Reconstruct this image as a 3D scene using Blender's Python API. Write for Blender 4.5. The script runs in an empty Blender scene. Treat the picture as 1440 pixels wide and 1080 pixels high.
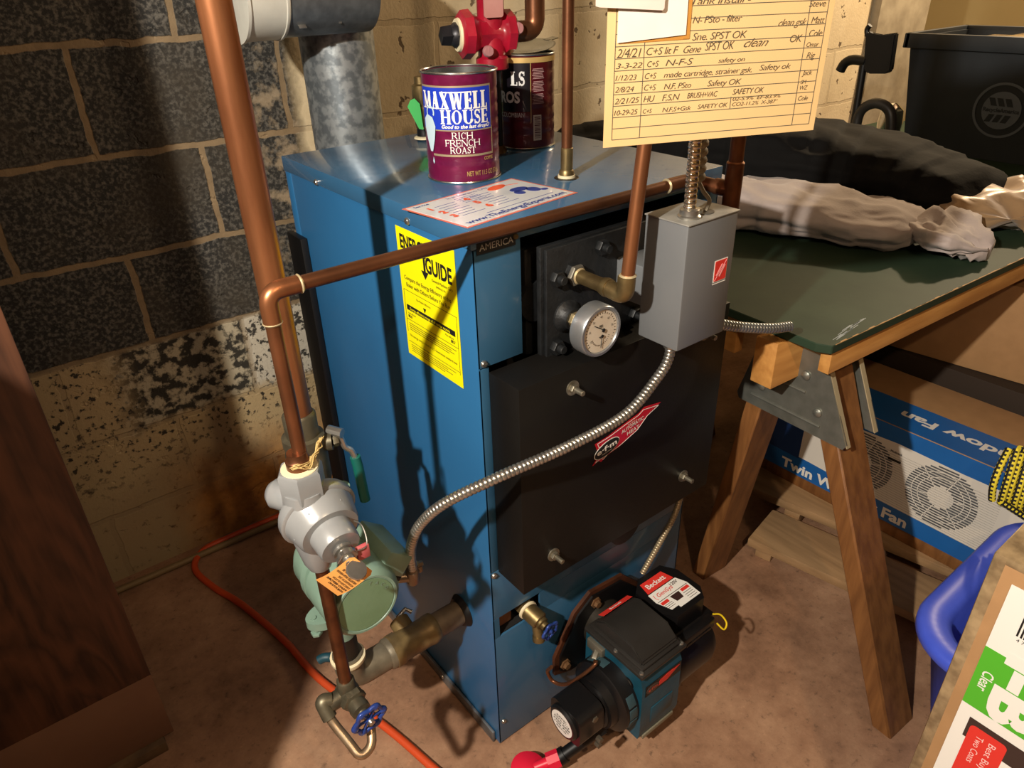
import bpy, bmesh, math, random
from mathutils import Vector as V, Matrix, noise
random.seed(7)
R = math.radians
PI = math.pi
S = bpy.context.scene
C = S.collection

# ------------------------------------------------------------------ camera
YAW, PIT, ROL = 0.6465, -0.5173, -0.0314
cam = bpy.data.cameras.new('camera'); camo = bpy.data.objects.new('camera', cam); C.objects.link(camo)
f_ = V((math.sin(YAW)*math.cos(PIT), math.cos(YAW)*math.cos(PIT), math.sin(PIT)))
rt = V((math.cos(YAW), -math.sin(YAW), 0)); up = rt.cross(f_)
r2 = rt*math.cos(ROL) + up*math.sin(ROL); u2 = -rt*math.sin(ROL) + up*math.cos(ROL)
m = Matrix((r2, u2, -f_)).transposed().to_4x4(); m.translation = V((-0.48708, -0.72097, 1.29308))
camo.matrix_world = m
cam.sensor_fit = 'HORIZONTAL'; cam.sensor_width = 36; cam.lens = 36*1018.24/1440
cam.clip_start = .02
S.camera = camo

# ------------------------------------------------------------------ world, lamps, exposure
S.view_settings.view_transform = 'Standard'; S.view_settings.look = 'None'
S.view_settings.gamma = 1; S.view_settings.use_curve_mapping = False
S.view_settings.exposure = 0.2
w = bpy.data.worlds.new('world'); S.world = w; w.use_nodes = True
w.node_tree.nodes['Background'].inputs[0].default_value = (1, .8, .6, 1)
w.node_tree.nodes['Background'].inputs[1].default_value = .03

def lamp(name, loc, power, col, rad):
    l = bpy.data.lights.new(name, 'POINT'); l.energy = power; l.color = col; l.shadow_soft_size = rad
    o = bpy.data.objects.new(name, l); o.location = loc; C.objects.link(o); return o
lamp('point_light', (-1.20, -.57, 1.77), 165, (1, .91, .78), .025)
lamp('point_light', (-.35, -1.25, 2.0), 26, (1, .70, .42), .025)
lamp('point_light', (2.9, .3, 2.05), 110, (1, .76, .48), .06)  # added lamp that brightens the far area and right end

# ------------------------------------------------------------------ materials
def lin(c):
    return tuple((x/255/12.92 if x/255 <= .04045 else ((x/255+.055)/1.055)**2.4) for x in c)
def hx(s): return lin(tuple(int(s[i:i+2], 16) for i in (0, 2, 4)))
MC = {}
def mat(name, c, rough=.5, metal=0., c2=None, sc=20., amt=1., bump=0., bsc=None, coat=0., detail=6., stretch=None, lo=.35, hi=.65, spec=.5, sheen=0.):
    """surface colour c, mottled towards c2 by object-space noise"""
    if name in MC: return MC[name]
    M = bpy.data.materials.new(name); MC[name] = M; M.use_nodes = True
    nt = M.node_tree; N = nt.nodes; L = nt.links; b = N['Principled BSDF']
    b.inputs['Roughness'].default_value = rough; b.inputs['Metallic'].default_value = metal
    b.inputs['Coat Weight'].default_value = coat; b.inputs['Specular IOR Level'].default_value = spec
    b.inputs['Sheen Weight'].default_value = sheen
    c = hx(c); b.inputs['Base Color'].default_value = (*c, 1)
    if c2 or bump:
        tc = N.new('ShaderNodeTexCoord'); mp = N.new('ShaderNodeMapping'); L.new(tc.outputs['Object'], mp.inputs[0])
        if stretch: mp.inputs['Scale'].default_value = stretch
        n = N.new('ShaderNodeTexNoise'); n.inputs['Scale'].default_value = sc; n.inputs['Detail'].default_value = detail
        L.new(mp.outputs[0], n.inputs[0])
        if c2:
            r = N.new('ShaderNodeMapRange'); r.inputs[1].default_value = lo; r.inputs[2].default_value = hi; r.inputs[4].default_value = amt
            L.new(n.outputs[0], r.inputs[0])
            x = N.new('ShaderNodeMix'); x.data_type = 'RGBA'
            x.inputs[6].default_value = (*c, 1); x.inputs[7].default_value = (*hx(c2), 1)
            L.new(r.outputs[0], x.inputs[0]); L.new(x.outputs[2], b.inputs['Base Color'])
        if bump:
            n2 = N.new('ShaderNodeTexNoise'); n2.inputs['Scale'].default_value = bsc or sc*3; n2.inputs['Detail'].default_value = 4
            L.new(mp.outputs[0], n2.inputs[0])
            bp = N.new('ShaderNodeBump'); bp.inputs['Strength'].default_value = bump; bp.inputs['Distance'].default_value = .002
            L.new(n2.outputs[0], bp.inputs['Height']); L.new(bp.outputs[0], b.inputs['Normal'])
    return M

COPPER = mat('aged_copper', '8c5a3c', .36, .75, '4c3020', 18, .85, .12, 90, stretch=(.5, 1, .5))
COPPERB = mat('bright_copper', 'a9704a', .36, .75, '6e4028', 26, .75, .12, 90, stretch=(1, 1, .18))
COPPERD = mat('dark_copper', '7a4a2c', .38, .7, '46281a', 25, .8)
BRASS = mat('tarnished_brass', '8d7a52', .42, .8, '5a4a30', 30, .8, .15, 90)
BRASSG = mat('dull_bronze', '77705c', .45, .7, '4b463a', 30, .8, .15, 90)
SOLDER = mat('solder', 'cdbf9a', .4, .5, '9a845c', 60, .7)
STEEL = mat('steel', 'c4c2bc', .28, .9, '8d8980', 40, .5)
GALV = mat('galvanised_steel', 'a4a9aa', .36, .85, '6d7377', 45, .9, .15, 90)
GALVD = mat('dull_galvanised', '84898c', .45, .7, '6a6e72', 45, .9)
BLUE = mat('blue_enamel', '2a6798', .38, 0, '245a88', 3, .6, .02, 200, coat=.15)
BLUEF = mat('blue_enamel_front', '315c7c', .38, 0, '2a5270', 3, .6, .02, 200, coat=.2)
BLACKP = mat('black_cover_paint', '0b0a09', .5, 0, '12100e', 10, .8, .1, 200, spec=.3)
BLACK = mat('black_metal', '0c0c0d', .45, .2)
CAST = mat('black_cast_iron', '1f2123', .5, .2, '151617', 50, .8, .4, 200)
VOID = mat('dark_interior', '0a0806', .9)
IRON = mat('rusty_iron_pipe', '8a7860', .6, .35, '55483a', 22, .9, .4, 80)
RED = mat('red_cast_paint', 'a5142e', .35, 0, '7d0d20', 25, .7, .2, 120, coat=.3)
GREY = mat('grey_casting_paint', '97999a', .3, .2, '85888a', 18, .6, .08, 90, coat=.3)
RELAY = mat('grey_box_paint', '75787b', .38, .2, '6a6d70', 6, .6)
GREEN = mat('pale_green_paint', '7c9686', .4, 0, '6a8474', 16, .7, .12, 120, coat=.2)
GREENF = mat('dull_green_face', '6f8a6c', .45, 0, '64805f', 16, .7, .12, 120)
TEAL = mat('teal_burner_paint', '155066', .4, .1, '123f50', 20, .8, .15, 120)
PLBLACK = mat('black_plastic', '100f10', .38)
PLGREY = mat('dark_grey_plastic', '2b2927', .42, 0, '221f1c', 14, .7)
WHITE = mat('white_print', 'e8e6e0', .5)
INKB = mat('black_ink', '141414', .6)
INKN = mat('navy_ink', '243c8c', .5)
INKR = mat('red_ink', 'd8342c', .5)
YELLOW = mat('yellow_label', 'f2e80c', .4)
PAPER = mat('cream_card', 'dcbc86', .7, 0, 'd5b27a', 8, .5)
PAPERW = mat('white_paper', 'e9e2dc', .7, 0, 'd9cfc6', 20, .6)
PENCIL = mat('pencil_ink', '4a4438', .7)
LINE = mat('printed_line', '55544c', .7)
MAROON = mat('maroon_tin', '6e1440', .3, .3, '8a2257', 60, .35, coat=.4, lo=.5, hi=.6)
MAROON2 = mat('dark_red_tin', '56121c', .3, .3, coat=.4)
TINBLK = mat('black_tin', '17131a', .3, .2, coat=.4)
TIN = mat('bare_tin', 'b9bcb9', .25, .95, '8f9290', 30, .6)
GOLD = mat('gold_print', 'c8a868', .35, .3)
ROYAL = mat('royal_blue_print', '1c39b8', .35)
KRAFT = mat('kraft_cardboard', 'a98258', .8, 0, '9c774f', 30, .6, .1, 300)
BOXBLUE = mat('box_blue_print', '1a62ac', .45, 0, '17589c', 10, .6)
BOXDARK = mat('box_dark_print', '16130f', .7)
FANW = mat('printed_fan_white', 'd9d4cb', .5)
FANG = mat('printed_fan_grey', '55585c', .6)
TAPE = mat('glossy_tape', 'a08a68', .15, 0, '6e5c44', 45, .9, .8, 40, coat=.8)
TUB = mat('blue_plastic', '4a62e0', .4, 0, '4058d4', 30, .5, .05, 300)
BINM = mat('charcoal_plastic', '2c3238', .5, 0, '262b31', 12, .7)
BINL = mat('grey_emblem_print', '5c6570', .6)
CLOTHB = mat('black_cloth', '050506', .85, 0, '0d0d0e', 9, .6, .4, 80, lo=.5, hi=.7, spec=.25)
CLOTHG = mat('beige_cloth', 'b6aaa6', .85, 0, 'a0938f', 8, .6, .3, 200, sheen=.2)
SATIN = mat('tan_satin', 'a98a66', .35, .1, '8a6c4c', 10, .6, sheen=.4)
ROPEY = mat('yellow_rope_fibre', 'ecd93a', .7)
ROPEK = mat('black_rope_fibre', '181818', .7)
HOSE = mat('orange_hose', 'cc4a1e', .5)
BLUEH = mat('blue_handle_enamel', '233a80', .3, .2, '2f4ea0', 80, .6, coat=.3)
TEALH = mat('green_vinyl_grip', '0d5a52', .4)
TAGM = mat('orange_tag_card', 'dd9a4e', .7)
MASK = mat('green_tape', '3fae5a', .6)
TABLET = mat('dark_green_paint', '27382a', .6, 0, '344534', 9, .7, .1, 60, spec=.2)
PINE = mat('pine_wood', 'c8924e', .6, 0, 'a87236', 6, .8, .15, 40, stretch=(1, 9, 9))
PINED = mat('stained_pine', '86592f', .55, 0, '67401f', 7, .9, .2, 40, stretch=(9, 9, 1))
PALLET = mat('grey_board_wood', 'a5835c', .75, 0, '8c6d4a', 6, .9, .2, 60, stretch=(9, 1, 9))
REDH = mat('red_handle_plastic', 'd81e3c', .35)
CREAMR = mat('cream_sealant', 'd8ccaa', .6)

def veneer():
    M = mat('brown_wood_veneer', '4a2c1c', .6); nt = M.node_tree; N = nt.nodes; L = nt.links; b = N['Principled BSDF']
    tc = N.new('ShaderNodeTexCoord'); out = []
    for sc_, st_ in ((5, (1, 1, .16)), (60, (1, 1, .05))):
        mp = N.new('ShaderNodeMapping'); L.new(tc.outputs['Object'], mp.inputs[0]); mp.inputs['Scale'].default_value = st_
        n0 = N.new('ShaderNodeTexNoise'); n0.inputs['Scale'].default_value = sc_; n0.inputs['Detail'].default_value = 5; n0.inputs['Distortion'].default_value = .6; L.new(mp.outputs[0], n0.inputs[0]); out.append(n0.outputs[0])
    # growth-ring contours: fold the slow noise
    k = N.new('ShaderNodeMath'); k.operation = 'MULTIPLY'; L.new(out[0], k.inputs[0]); k.inputs[1].default_value = 14
    fr = N.new('ShaderNodeMath'); fr.operation = 'PINGPONG'; L.new(k.outputs[0], fr.inputs[0]); fr.inputs[1].default_value = .5
    ad = N.new('ShaderNodeMath'); ad.operation = 'MULTIPLY_ADD'; L.new(fr.outputs[0], ad.inputs[0]); ad.inputs[1].default_value = .8; L.new(out[1], ad.inputs[2])
    r = N.new('ShaderNodeValToRGB'); r.color_ramp.elements[0].position = .35; r.color_ramp.elements[0].color = (*hx('2f1a10'), 1); r.color_ramp.elements[1].position = .95; r.color_ramp.elements[1].color = (*hx('5e3a26'), 1)
    L.new(ad.outputs[0], r.inputs[0]); L.new(r.outputs[0], b.inputs['Base Color'])
    return M
VENEER = veneer()

def mk_floor():
    M = mat('basement_concrete', '8d7058', .75); nt = M.node_tree; N = nt.nodes; L = nt.links; b = N['Principled BSDF']
    tc = N.new('ShaderNodeTexCoord')
    def nz(s, d=8):
        n = N.new('ShaderNodeTexNoise'); n.inputs['Scale'].default_value = s; n.inputs['Detail'].default_value = d; n.inputs['Roughness'].default_value = .72
        L.new(tc.outputs['Object'], n.inputs[0]); return n
    def ramp(n, stops):
        r = N.new('ShaderNodeValToRGB')
        while len(r.color_ramp.elements) < len(stops): r.color_ramp.elements.new(.5)
        for e, (p, c) in zip(r.color_ramp.elements, stops): e.position = p; e.color = (*hx(c), 1) if isinstance(c, str) else (c, c, c, 1)
        L.new(n.outputs[0], r.inputs[0]); return r
    a = ramp(nz(3.2), [(.34, '6e4e38'), (.5, '977156'), (.66, 'b48d6e')])
    s = ramp(nz(55), [(.3, .4), (.43, .95), (.6, 1.0), (.72, 1.3)])
    x = N.new('ShaderNodeMix'); x.data_type = 'RGBA'; x.blend_type = 'MULTIPLY'; x.inputs[0].default_value = 1
    L.new(a.outputs[0], x.inputs[6]); L.new(s.outputs[0], x.inputs[7]); L.new(x.outputs[2], b.inputs['Base Color'])
    bp = N.new('ShaderNodeBump'); bp.inputs['Strength'].default_value = .35; bp.inputs['Distance'].default_value = .004
    L.new(nz(40).outputs[0], bp.inputs['Height']); L.new(bp.outputs[0], b.inputs['Normal'])
    return M
FLOOR = mk_floor()

def mk_wall():
    """concrete block wall: 16 x 8 inch courses, dark coating upper left, cream paint elsewhere, dark flecks, rust stain at the foot"""
    M = mat('painted_block_wall', '8d8068', .8); nt = M.node_tree; N = nt.nodes; L = nt.links; b = N['Principled BSDF']
    tc = N.new('ShaderNodeTexCoord'); sp = N.new('ShaderNodeSeparateXYZ'); L.new(tc.outputs['Object'], sp.inputs[0])
    X = sp.outputs[0]; Z = sp.outputs[2]
    def ma(op, *ins, clamp=False):
        n = N.new('ShaderNodeMath'); n.operation = op; n.use_clamp = clamp
        for i, v in enumerate(ins):
            if isinstance(v, (int, float)): n.inputs[i].default_value = v
            else: L.new(v, n.inputs[i])
        return n.outputs[0]
    def nz(s, d=6, ro=.6, vec=None):
        n = N.new('ShaderNodeTexNoise'); n.inputs['Scale'].default_value = s; n.inputs['Detail'].default_value = d; n.inputs['Roughness'].default_value = ro
        L.new(vec or tc.outputs['Object'], n.inputs[0]); return n.outputs[0]
    def step(v, a, c): 
        n = N.new('ShaderNodeMapRange'); n.inputs[1].default_value = a; n.inputs[2].default_value = c; L.new(v, n.inputs[0]); return n.outputs[0]
    def mix(f, a, c):
        n = N.new('ShaderNodeMix'); n.data_type = 'RGBA'
        if isinstance(f, (int, float)): n.inputs[0].default_value = f
        else: L.new(f, n.inputs[0])
        for i, v in ((6, a), (7, c)):
            if isinstance(v, str): n.inputs[i].default_value = (*hx(v), 1)
            else: L.new(v, n.inputs[i])
        return n.outputs[2]
    wob = ma('MULTIPLY', ma('SUBTRACT', nz(14), .5), .022)
    cx = N.new('ShaderNodeCombineXYZ')
    L.new(ma('ADD', ma('ADD', X, .2386), wob), cx.inputs[0]); L.new(ma('ADD', ma('ADD', Z, .0225), wob), cx.inputs[1])
    br = N.new('ShaderNodeTexBrick'); br.inputs['Scale'].default_value = 1; br.inputs['Brick Width'].default_value = .4064
    br.inputs['Row Height'].default_value = .2032; br.inputs['Mortar Size'].default_value = .0075; br.inputs['Mortar Smooth'].default_value = .3
    br.inputs['Color1'].default_value = (0, 0, 0, 1); br.inputs['Color2'].default_value = (1, 1, 1, 1)
    br.offset = .5
    L.new(cx.outputs[0], br.inputs[0])
    mort = br.outputs[1]
    n1 = nz(4.5); fine = nz(120, 3); mid = nz(38, 5)
    edge = ma('MULTIPLY', ma('SUBTRACT', nz(9), .5), .1)
    dark = mix(step(fine, .45, .66), '1f1f1e', '5e5b55')
    dark = mix(step(n1, .5, .75), dark, '3a3328')
    specked = mix(step(mid, .46, .56), '29261f', 'a79e88')          # cream showing through, black flecks
    cream = mix(step(mid, .30, .40), '43362a', 'a8946e')
    cream = mix(step(n1, .35, .7), cream, mix(step(mid, .28, .36), '55452f', 'a8936f'))
    # regions
    zz = ma('ADD', Z, edge); xx = ma('ADD', X, edge)
    up_ = step(ma('ADD', Z, ma('MULTIPLY', edge, .15)), .58, .595)                           # above the fourth joint
    left = ma('SUBTRACT', 1., step(xx, .17, .21))
    isd = ma('MULTIPLY', up_, left)
    row = ma('MULTIPLY', step(zz, .375, .40), ma('SUBTRACT', 1., up_))  # the speckled course
    rowl = ma('MULTIPLY', row, ma('MULTIPLY', step(xx, -.36, -.29), ma('SUBTRACT', 1., step(X, -.045, -.030))))
    fleck = ma('MULTIPLY', step(Z, .20, .34), ma('MULTIPLY', ma('SUBTRACT', 1., up_), left))
    low = mix(ma('MULTIPLY', fleck, step(nz(60, 4), .55, .62)), cream, '2b251c')
    base = mix(rowl, low, specked)
    wht = ma('MULTIPLY', ma('MULTIPLY', row, left), step(X, -.045, -.030))
    base = mix(wht, base, mix(step(nz(70, 4), .52, .58), 'b9b3a4', '33312d'))
    rust = ma('MULTIPLY', ma('SUBTRACT', 1., step(zz, .14, .30)), ma('MULTIPLY', step(xx, -.33, -.22), left))
    base = mix(ma('MULTIPLY', rust, .92), base, mix(step(nz(16), .35, .65), '74430f', 'b87c30'))
    # cream side: pitted
    pits = step(nz(30, 3, .5), .335, .30)
    right = mix(ma('MULTIPLY', pits, .9), mix(step(n1, .35, .7), 'dccba9', 'c4b08c'), '5a4630')
    # concrete pier look at the far end
    base = mix(ma('SUBTRACT', 1., left), base, right)
    col = mix(isd, base, dark)
    whiten = ma('MULTIPLY', ma('MULTIPLY', isd, step(xx, .02, .12)), step(nz(24), .5, .62))
    col = mix(ma('MULTIPLY', whiten, .7), col, 'a08f76')
    mc = mix(step(nz(30), .3, .7), '8a765a', '75634a')
    mfac = ma('MULTIPLY', mort, ma('ADD', ma('MULTIPLY', isd, .75), .22))
    col = mix(mfac, col, mc)
    L.new(col, b.inputs['Base Color'])
    bp = N.new('ShaderNodeBump'); bp.inputs['Strength'].default_value = .6; bp.inputs['Distance'].default_value = .004
    h = ma('ADD', ma('MULTIPLY', fine, .5), ma('MULTIPLY', ma('SUBTRACT', 1., pits), .8))
    L.new(ma('ADD', h, ma('MULTIPLY', mort, -.6)), bp.inputs['Height']); L.new(bp.outputs[0], b.inputs['Normal'])
    return M
WALL = mk_wall()
YWALL = mat('cream_plaster', 'd0bb86', .8, 0, 'c2aa74', 2, .6)
PIER = mat('bare_concrete', 'a0957f', .8, 0, '7e725e', 12, .8, .4, 60)
JOIST = mat('joist_wood', '3a2a1c', .8)
DIM = mat('dark_panelling', '4a3a2a', .8)

# ------------------------------------------------------------------ building helpers
ROOT = {}
def thing(name, label, cat, loc=(0, 0, 0), group=None):
    o = bpy.data.objects.new(name, None); C.objects.link(o); o.location = loc; o.empty_display_size = .02
    o['label'] = label; o['category'] = cat
    if group: o['group'] = group
    ROOT[o.name] = V(loc); return o
def put(name, bm, m_, parent=None, label=None, cat=None, group=None, kind=None, smooth=True, ang=40):
    """link a bmesh (world coordinates) as ONE object; a child keeps its thing's origin"""
    if isinstance(bm, bmesh.types.BMesh):
        bmesh.ops.recalc_face_normals(bm, faces=bm.faces)
        me = bpy.data.meshes.new(name); bm.to_mesh(me); bm.free()
    else: me = bm
    if parent is not None: off = ROOT[parent.name]
    elif kind == 'structure': off = V((0, 0, 0))
    else:
        xs = [v.co for v in me.vertices]
        lo = [min(c[i] for c in xs) for i in range(3)]; hi = [max(c[i] for c in xs) for i in range(3)]
        off = V(((lo[0]+hi[0])/2, (lo[1]+hi[1])/2, lo[2]))
    me.transform(Matrix.Translation(-off))
    for mm in (m_ if isinstance(m_, (list, tuple)) else [m_]): me.materials.append(mm)
    if smooth and len(me.polygons):
        me.shade_smooth(); me.set_sharp_from_angle(angle=R(ang))
    o = bpy.data.objects.new(name, me); C.objects.link(o)
    if parent is not None:
        o.parent = parent
        ROOT[o.name] = off
    else:
        o.location = off; ROOT[o.name] = off
    if label: o['label'] = label
    if cat: o['category'] = cat
    if group: o['group'] = group
    if kind: o['kind'] = kind
    return o
def sub(name, bm, m_, part, **k):
    """a sub-part: parent is a part whose own location is zero"""
    return put(name, bm, m_, part, **k)

def B(): return bmesh.new()
def box(bm, x0, x1, y0, y1, z0, z1, bev=0, mi=0):
    t = bmesh.new(); bmesh.ops.create_cube(t, size=1)
    for v in t.verts: v.co = V(((x0+x1)/2+v.co.x*(x1-x0), (y0+y1)/2+v.co.y*(y1-y0), (z0+z1)/2+v.co.z*(z1-z0)))
    if bev: bmesh.ops.bevel(t, geom=t.edges[:], offset=bev, segments=2, profile=.5, affect='EDGES')
    return merge(bm, t, mi)
def merge(bm, t, mi=0, M_=None):
    if M_ is not None: t.transform(M_)
    vm = [bm.verts.new(v.co) for v in t.verts]
    t.verts.index_update()
    for f in t.faces:
        try:
            nf = bm.faces.new([vm[v.index] for v in f.verts]); nf.material_index = mi
        except ValueError: pass
    t.free(); return bm
def frame(d, hint=(0, 0, 1)):
    d = V(d).normalized(); h = V(hint)
    if abs(d.dot(h)) > .95: h = V((1, 0, 0)) if abs(d.x) < .9 else V((0, 1, 0))
    a = d.cross(h).normalized(); b_ = d.cross(a).normalized(); return d, a, b_
def lathe(bm, p, d, prof, n=32, mi=0, ph=0.):
    """profile [(t, r)] swept round axis d from p"""
    d, a, b_ = frame(d); p = V(p); rings = []
    for t, r in prof:
        c = p+d*t
        rings.append([bm.verts.new(c) for _ in range(1)] if r < 1e-6 else [bm.verts.new(c+(a*math.cos(2*PI*(i+ph)/n)+b_*math.sin(2*PI*(i+ph)/n))*r) for i in range(n)])
    for A, Bq in zip(rings, rings[1:]):
        for i in range(n):
            j = (i+1) % n
            if len(A) == 1 and len(Bq) == 1: continue
            if len(A) == 1: fc = [A[0], Bq[i], Bq[j]]
            elif len(Bq) == 1: fc = [A[i], A[j], Bq[0]]
            else: fc = [A[i], A[j], Bq[j], Bq[i]]
            bm.faces.new(fc).material_index = mi
    for k in (0, -1):
        if len(rings[k]) > 1: bm.faces.new(rings[k]).material_index = mi
    return bm
def cyl(bm, p0, p1, r0, r1=None, n=28, mi=0, ch=0.):
    r1 = r0 if r1 is None else r1; d = V(p1)-V(p0); l = d.length
    pr = [(0, r0), (l, r1)] if not ch else [(0, r0-ch), (ch, r0), (l-ch, r1), (l, r1-ch)]
    return lathe(bm, p0, d, pr, n, mi)
def hexn(bm, p0, p1, r, mi=0, n=6): return lathe(bm, p0, V(p1)-V(p0), [(0, r*.93), ((V(p1)-V(p0)).length*.12, r), ((V(p1)-V(p0)).length*.88, r), ((V(p1)-V(p0)).length, r*.93)], n, mi)
def spline(pts, step=.006, tens=.5):
    pts = [V(p) for p in pts]; out = []
    P = [pts[0]*2-pts[1]]+pts+[pts[-1]*2-pts[-2]]
    for i in range(1, len(P)-2):
        a, b_, c, d = P[i-1], P[i], P[i+1], P[i+2]; k = max(2, int((c-b_).length/step))
        for j in range(k):
            t = j/k; out.append(.5*((2*b_)+(c-a)*t+(2*a-5*b_+4*c-d)*t*t+(3*b_-a-3*c+d)*t**3))
    out.append(pts[-1]); return out
def fillet(pts, rad, n=8):
    """polyline with rounded corners"""
    pts = [V(p) for p in pts]; out = [pts[0]]
    for a, b_, c in zip(pts, pts[1:], pts[2:]):
        u = (a-b_).normalized(); v = (c-b_).normalized(); r_ = min(rad, (a-b_).length*.49, (c-b_).length*.49)
        p, q = b_+u*r_, b_+v*r_
        for i in range(n+1):
            t = i/n; out.append(p*(1-t)**2+b_*2*t*(1-t)+q*t*t)
    out.append(pts[-1]); return out
def tube(bm, path, r, n=16, mi=0, rf=None, cap=True, sq=None):
    path = [V(p) for p in path]; rings = []; d0 = (path[1]-path[0]).normalized(); _, a, b_ = frame(d0); s = 0
    for i, p in enumerate(path):
        d = ((path[min(i+1, len(path)-1)]-path[max(i-1, 0)])).normalized()
        q = d0.rotation_difference(d); a = q @ a; a = (a-d*a.dot(d)).normalized(); b_ = d.cross(a); d0 = d
        if i: s += (p-path[i-1]).length
        rr = r if rf is None else rf(s)
        rings.append([bm.verts.new(p+(a*math.cos(2*PI*k/n)+b_*math.sin(2*PI*k/n))*rr) for k in range(n)])
    for A, Bq in zip(rings, rings[1:]):
        for i in range(n):
            j = (i+1) % n; bm.faces.new([A[i], A[j], Bq[j], Bq[i]]).material_index = mi
    if cap: bm.faces.new(rings[0]).material_index = mi; bm.faces.new(rings[-1]).material_index = mi
    return bm
def resample(path, step):
    path = [V(p) for p in path]; out = [path[0].copy()]; acc = 0; 
    for a, b_ in zip(path, path[1:]):
        l = (b_-a).length; t = step-acc
        while t <= l: out.append(a.lerp(b_, t/l)); t += step
        acc = l-(t-step)
    return out
def armored(bm, pts, r=.0078, pitch=.0062, mi=0):
    """interlocked steel strip conduit: a ridge at every turn"""
    path = resample(spline(pts, .004), pitch/6)
    return tube(bm, path, r, 14, mi, rf=lambda s: r*(.84+.16*abs(math.sin(PI*s/pitch))**.6))
def prism(bm, poly, o, u, v, depth, mi=0):
    """2-D polygon in the plane (o; u, v) extruded by depth along u x v"""
    o, u, v = V(o), V(u).normalized(), V(v).normalized(); n = u.cross(v)
    A = [bm.verts.new(o+u*x+v*y) for x, y in poly]; Bq = [bm.verts.new(o+u*x+v*y+n*depth) for x, y in poly]
    bm.faces.new(A[::-1]).material_index = mi; bm.faces.new(Bq).material_index = mi
    for i in range(len(poly)):
        j = (i+1) % len(poly); bm.faces.new([A[i], A[j], Bq[j], Bq[i]]).material_index = mi
    return bm
def rrect(x0, x1, y0, y1, r, n=5):
    P = []
    for cx, cy, a0 in ((x1-r, y1-r, 0), (x0+r, y1-r, 90), (x0+r, y0+r, 180), (x1-r, y0+r, 270)):
        for i in range(n+1): a = R(a0+90*i/n); P.append((cx+r*math.cos(a), cy+r*math.sin(a)))
    return P
def ellipse(cx, cy, a, b_, n=32, rot=0): return [(cx+a*math.cos(2*PI*i/n)*math.cos(rot)-b_*math.sin(2*PI*i/n)*math.sin(rot), cy+a*math.cos(2*PI*i/n)*math.sin(rot)+b_*math.sin(2*PI*i/n)*math.cos(rot)) for i in range(n)]
def quad(bm, o, u, v, x0, x1, y0, y1, mi=0, t=.0003): return prism(bm, [(x0, y0), (x1, y0), (x1, y1), (x0, y1)], o, u, v, t, mi)
def stroke(bm, pts, w_, o, u, v, t=.0003, mi=0):
    """flat pen line through 2-D points"""
    for (x0, y0), (x1, y1) in zip(pts, pts[1:]):
        dx, dy = x1-x0, y1-y0; l = math.hypot(dx, dy) or 1e-6; nx, ny = -dy/l*w_/2, dx/l*w_/2
        prism(bm, [(x0+nx, y0+ny), (x0-nx, y0-ny), (x1-nx, y1-ny), (x1+nx, y1+ny)][::-1], o, u, v, t, mi)
    return bm

TXT = {}
def glyphs(s, bold=0., shear=0., space=1., res=3):
    k = (s, bold, shear, space, res)
    if k in TXT: return TXT[k]
    cu = bpy.data.curves.new('tmp', 'FONT'); cu.body = s; cu.size = 1; cu.offset = bold; cu.shear = shear; cu.space_character = space
    cu.resolution_u = res; cu.fill_mode = 'FRONT'
    o = bpy.data.objects.new('tmp', cu); C.objects.link(o)
    me = bpy.data.meshes.new_from_object(o.evaluated_get(bpy.context.evaluated_depsgraph_get()))
    vs = [tuple(v.co)[:2] for v in me.vertices]; fs = [tuple(p.vertices) for p in me.polygons]
    bpy.data.objects.remove(o); bpy.data.meshes.remove(me); bpy.data.curves.remove(cu)
    x0 = min(v[0] for v in vs) if vs else 0; x1 = max(v[0] for v in vs) if vs else 1
    TXT[k] = (vs, fs, x0, x1); return TXT[k]
def text(bm, s, o, u, v, x, y, size, align='l', bold=0., shear=0., width=None, rot=0., lift=.0005, mi=0, hs=1., fmap=None, space=1., res=3):
    """letters laid in the plane (o; u, v) at x, y with the given cap height"""
    vs, fs, x0, x1 = glyphs(s, bold, shear, space, res); k = size/.69; kx = k*hs
    if width: kx = width/(x1-x0)
    ox = {'l': 0, 'c': -(x1-x0)/2, 'r': -(x1-x0)}[align]
    o, u, v = V(o), V(u).normalized(), V(v).normalized(); n = u.cross(v); ca, sa = math.cos(rot), math.sin(rot)
    P = []
    for a, b_ in vs:
        a = (a-x0+ox)*kx; b_ = b_*k; a, b_ = x+a*ca-b_*sa, y+a*sa+b_*ca
        P.append(bm.verts.new(fmap(a, b_, lift) if fmap else o+u*a+v*b_+n*lift))
    for f in fs:
        try: bm.faces.new([P[i] for i in f]).material_index = mi
        except ValueError: pass
    return bm

# ------------------------------------------------------------------ the basement
def struct(name, bm, m_): return put(name, bm, m_, kind='structure', smooth=False)
YW = .9514
b = B(); box(b, -2.4, 5.2, -3.2, 3.2, -.1, 0); struct('floor', b, FLOOR)
b = B(); box(b, -2.4, 5.2, -3.2, 3.2, 2.25, 2.35); struct('ceiling', b, JOIST)
b = B(); box(b, -2.4, 2.98, YW, YW+.2, 0, 2.25); struct('wall_back', b, WALL)
b = B(); box(b, 2.62, 3.02, YW-.035, YW+.02, 0, 2.25); box(b, 2.98, 3.02, YW, YW+.2, 0, 2.25); struct('trim_1', b, PIER)
b = B(); box(b, -2.6, -2.4, -3.2, 3.2, 0, 2.25); struct('wall_left', b, DIM)
b = B(); box(b, 5.2, 5.4, -3.2, 3.2, 0, 2.25); struct('wall_right', b, YWALL)
b = B(); box(b, -2.4, 5.2, -3.4, -3.2, 0, 2.25); struct('wall_front', b, DIM)
b = B(); box(b, 2.0, 5.2, 3.2, 3.4, 0, 2.25); struct('wall_far', b, YWALL)

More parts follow.
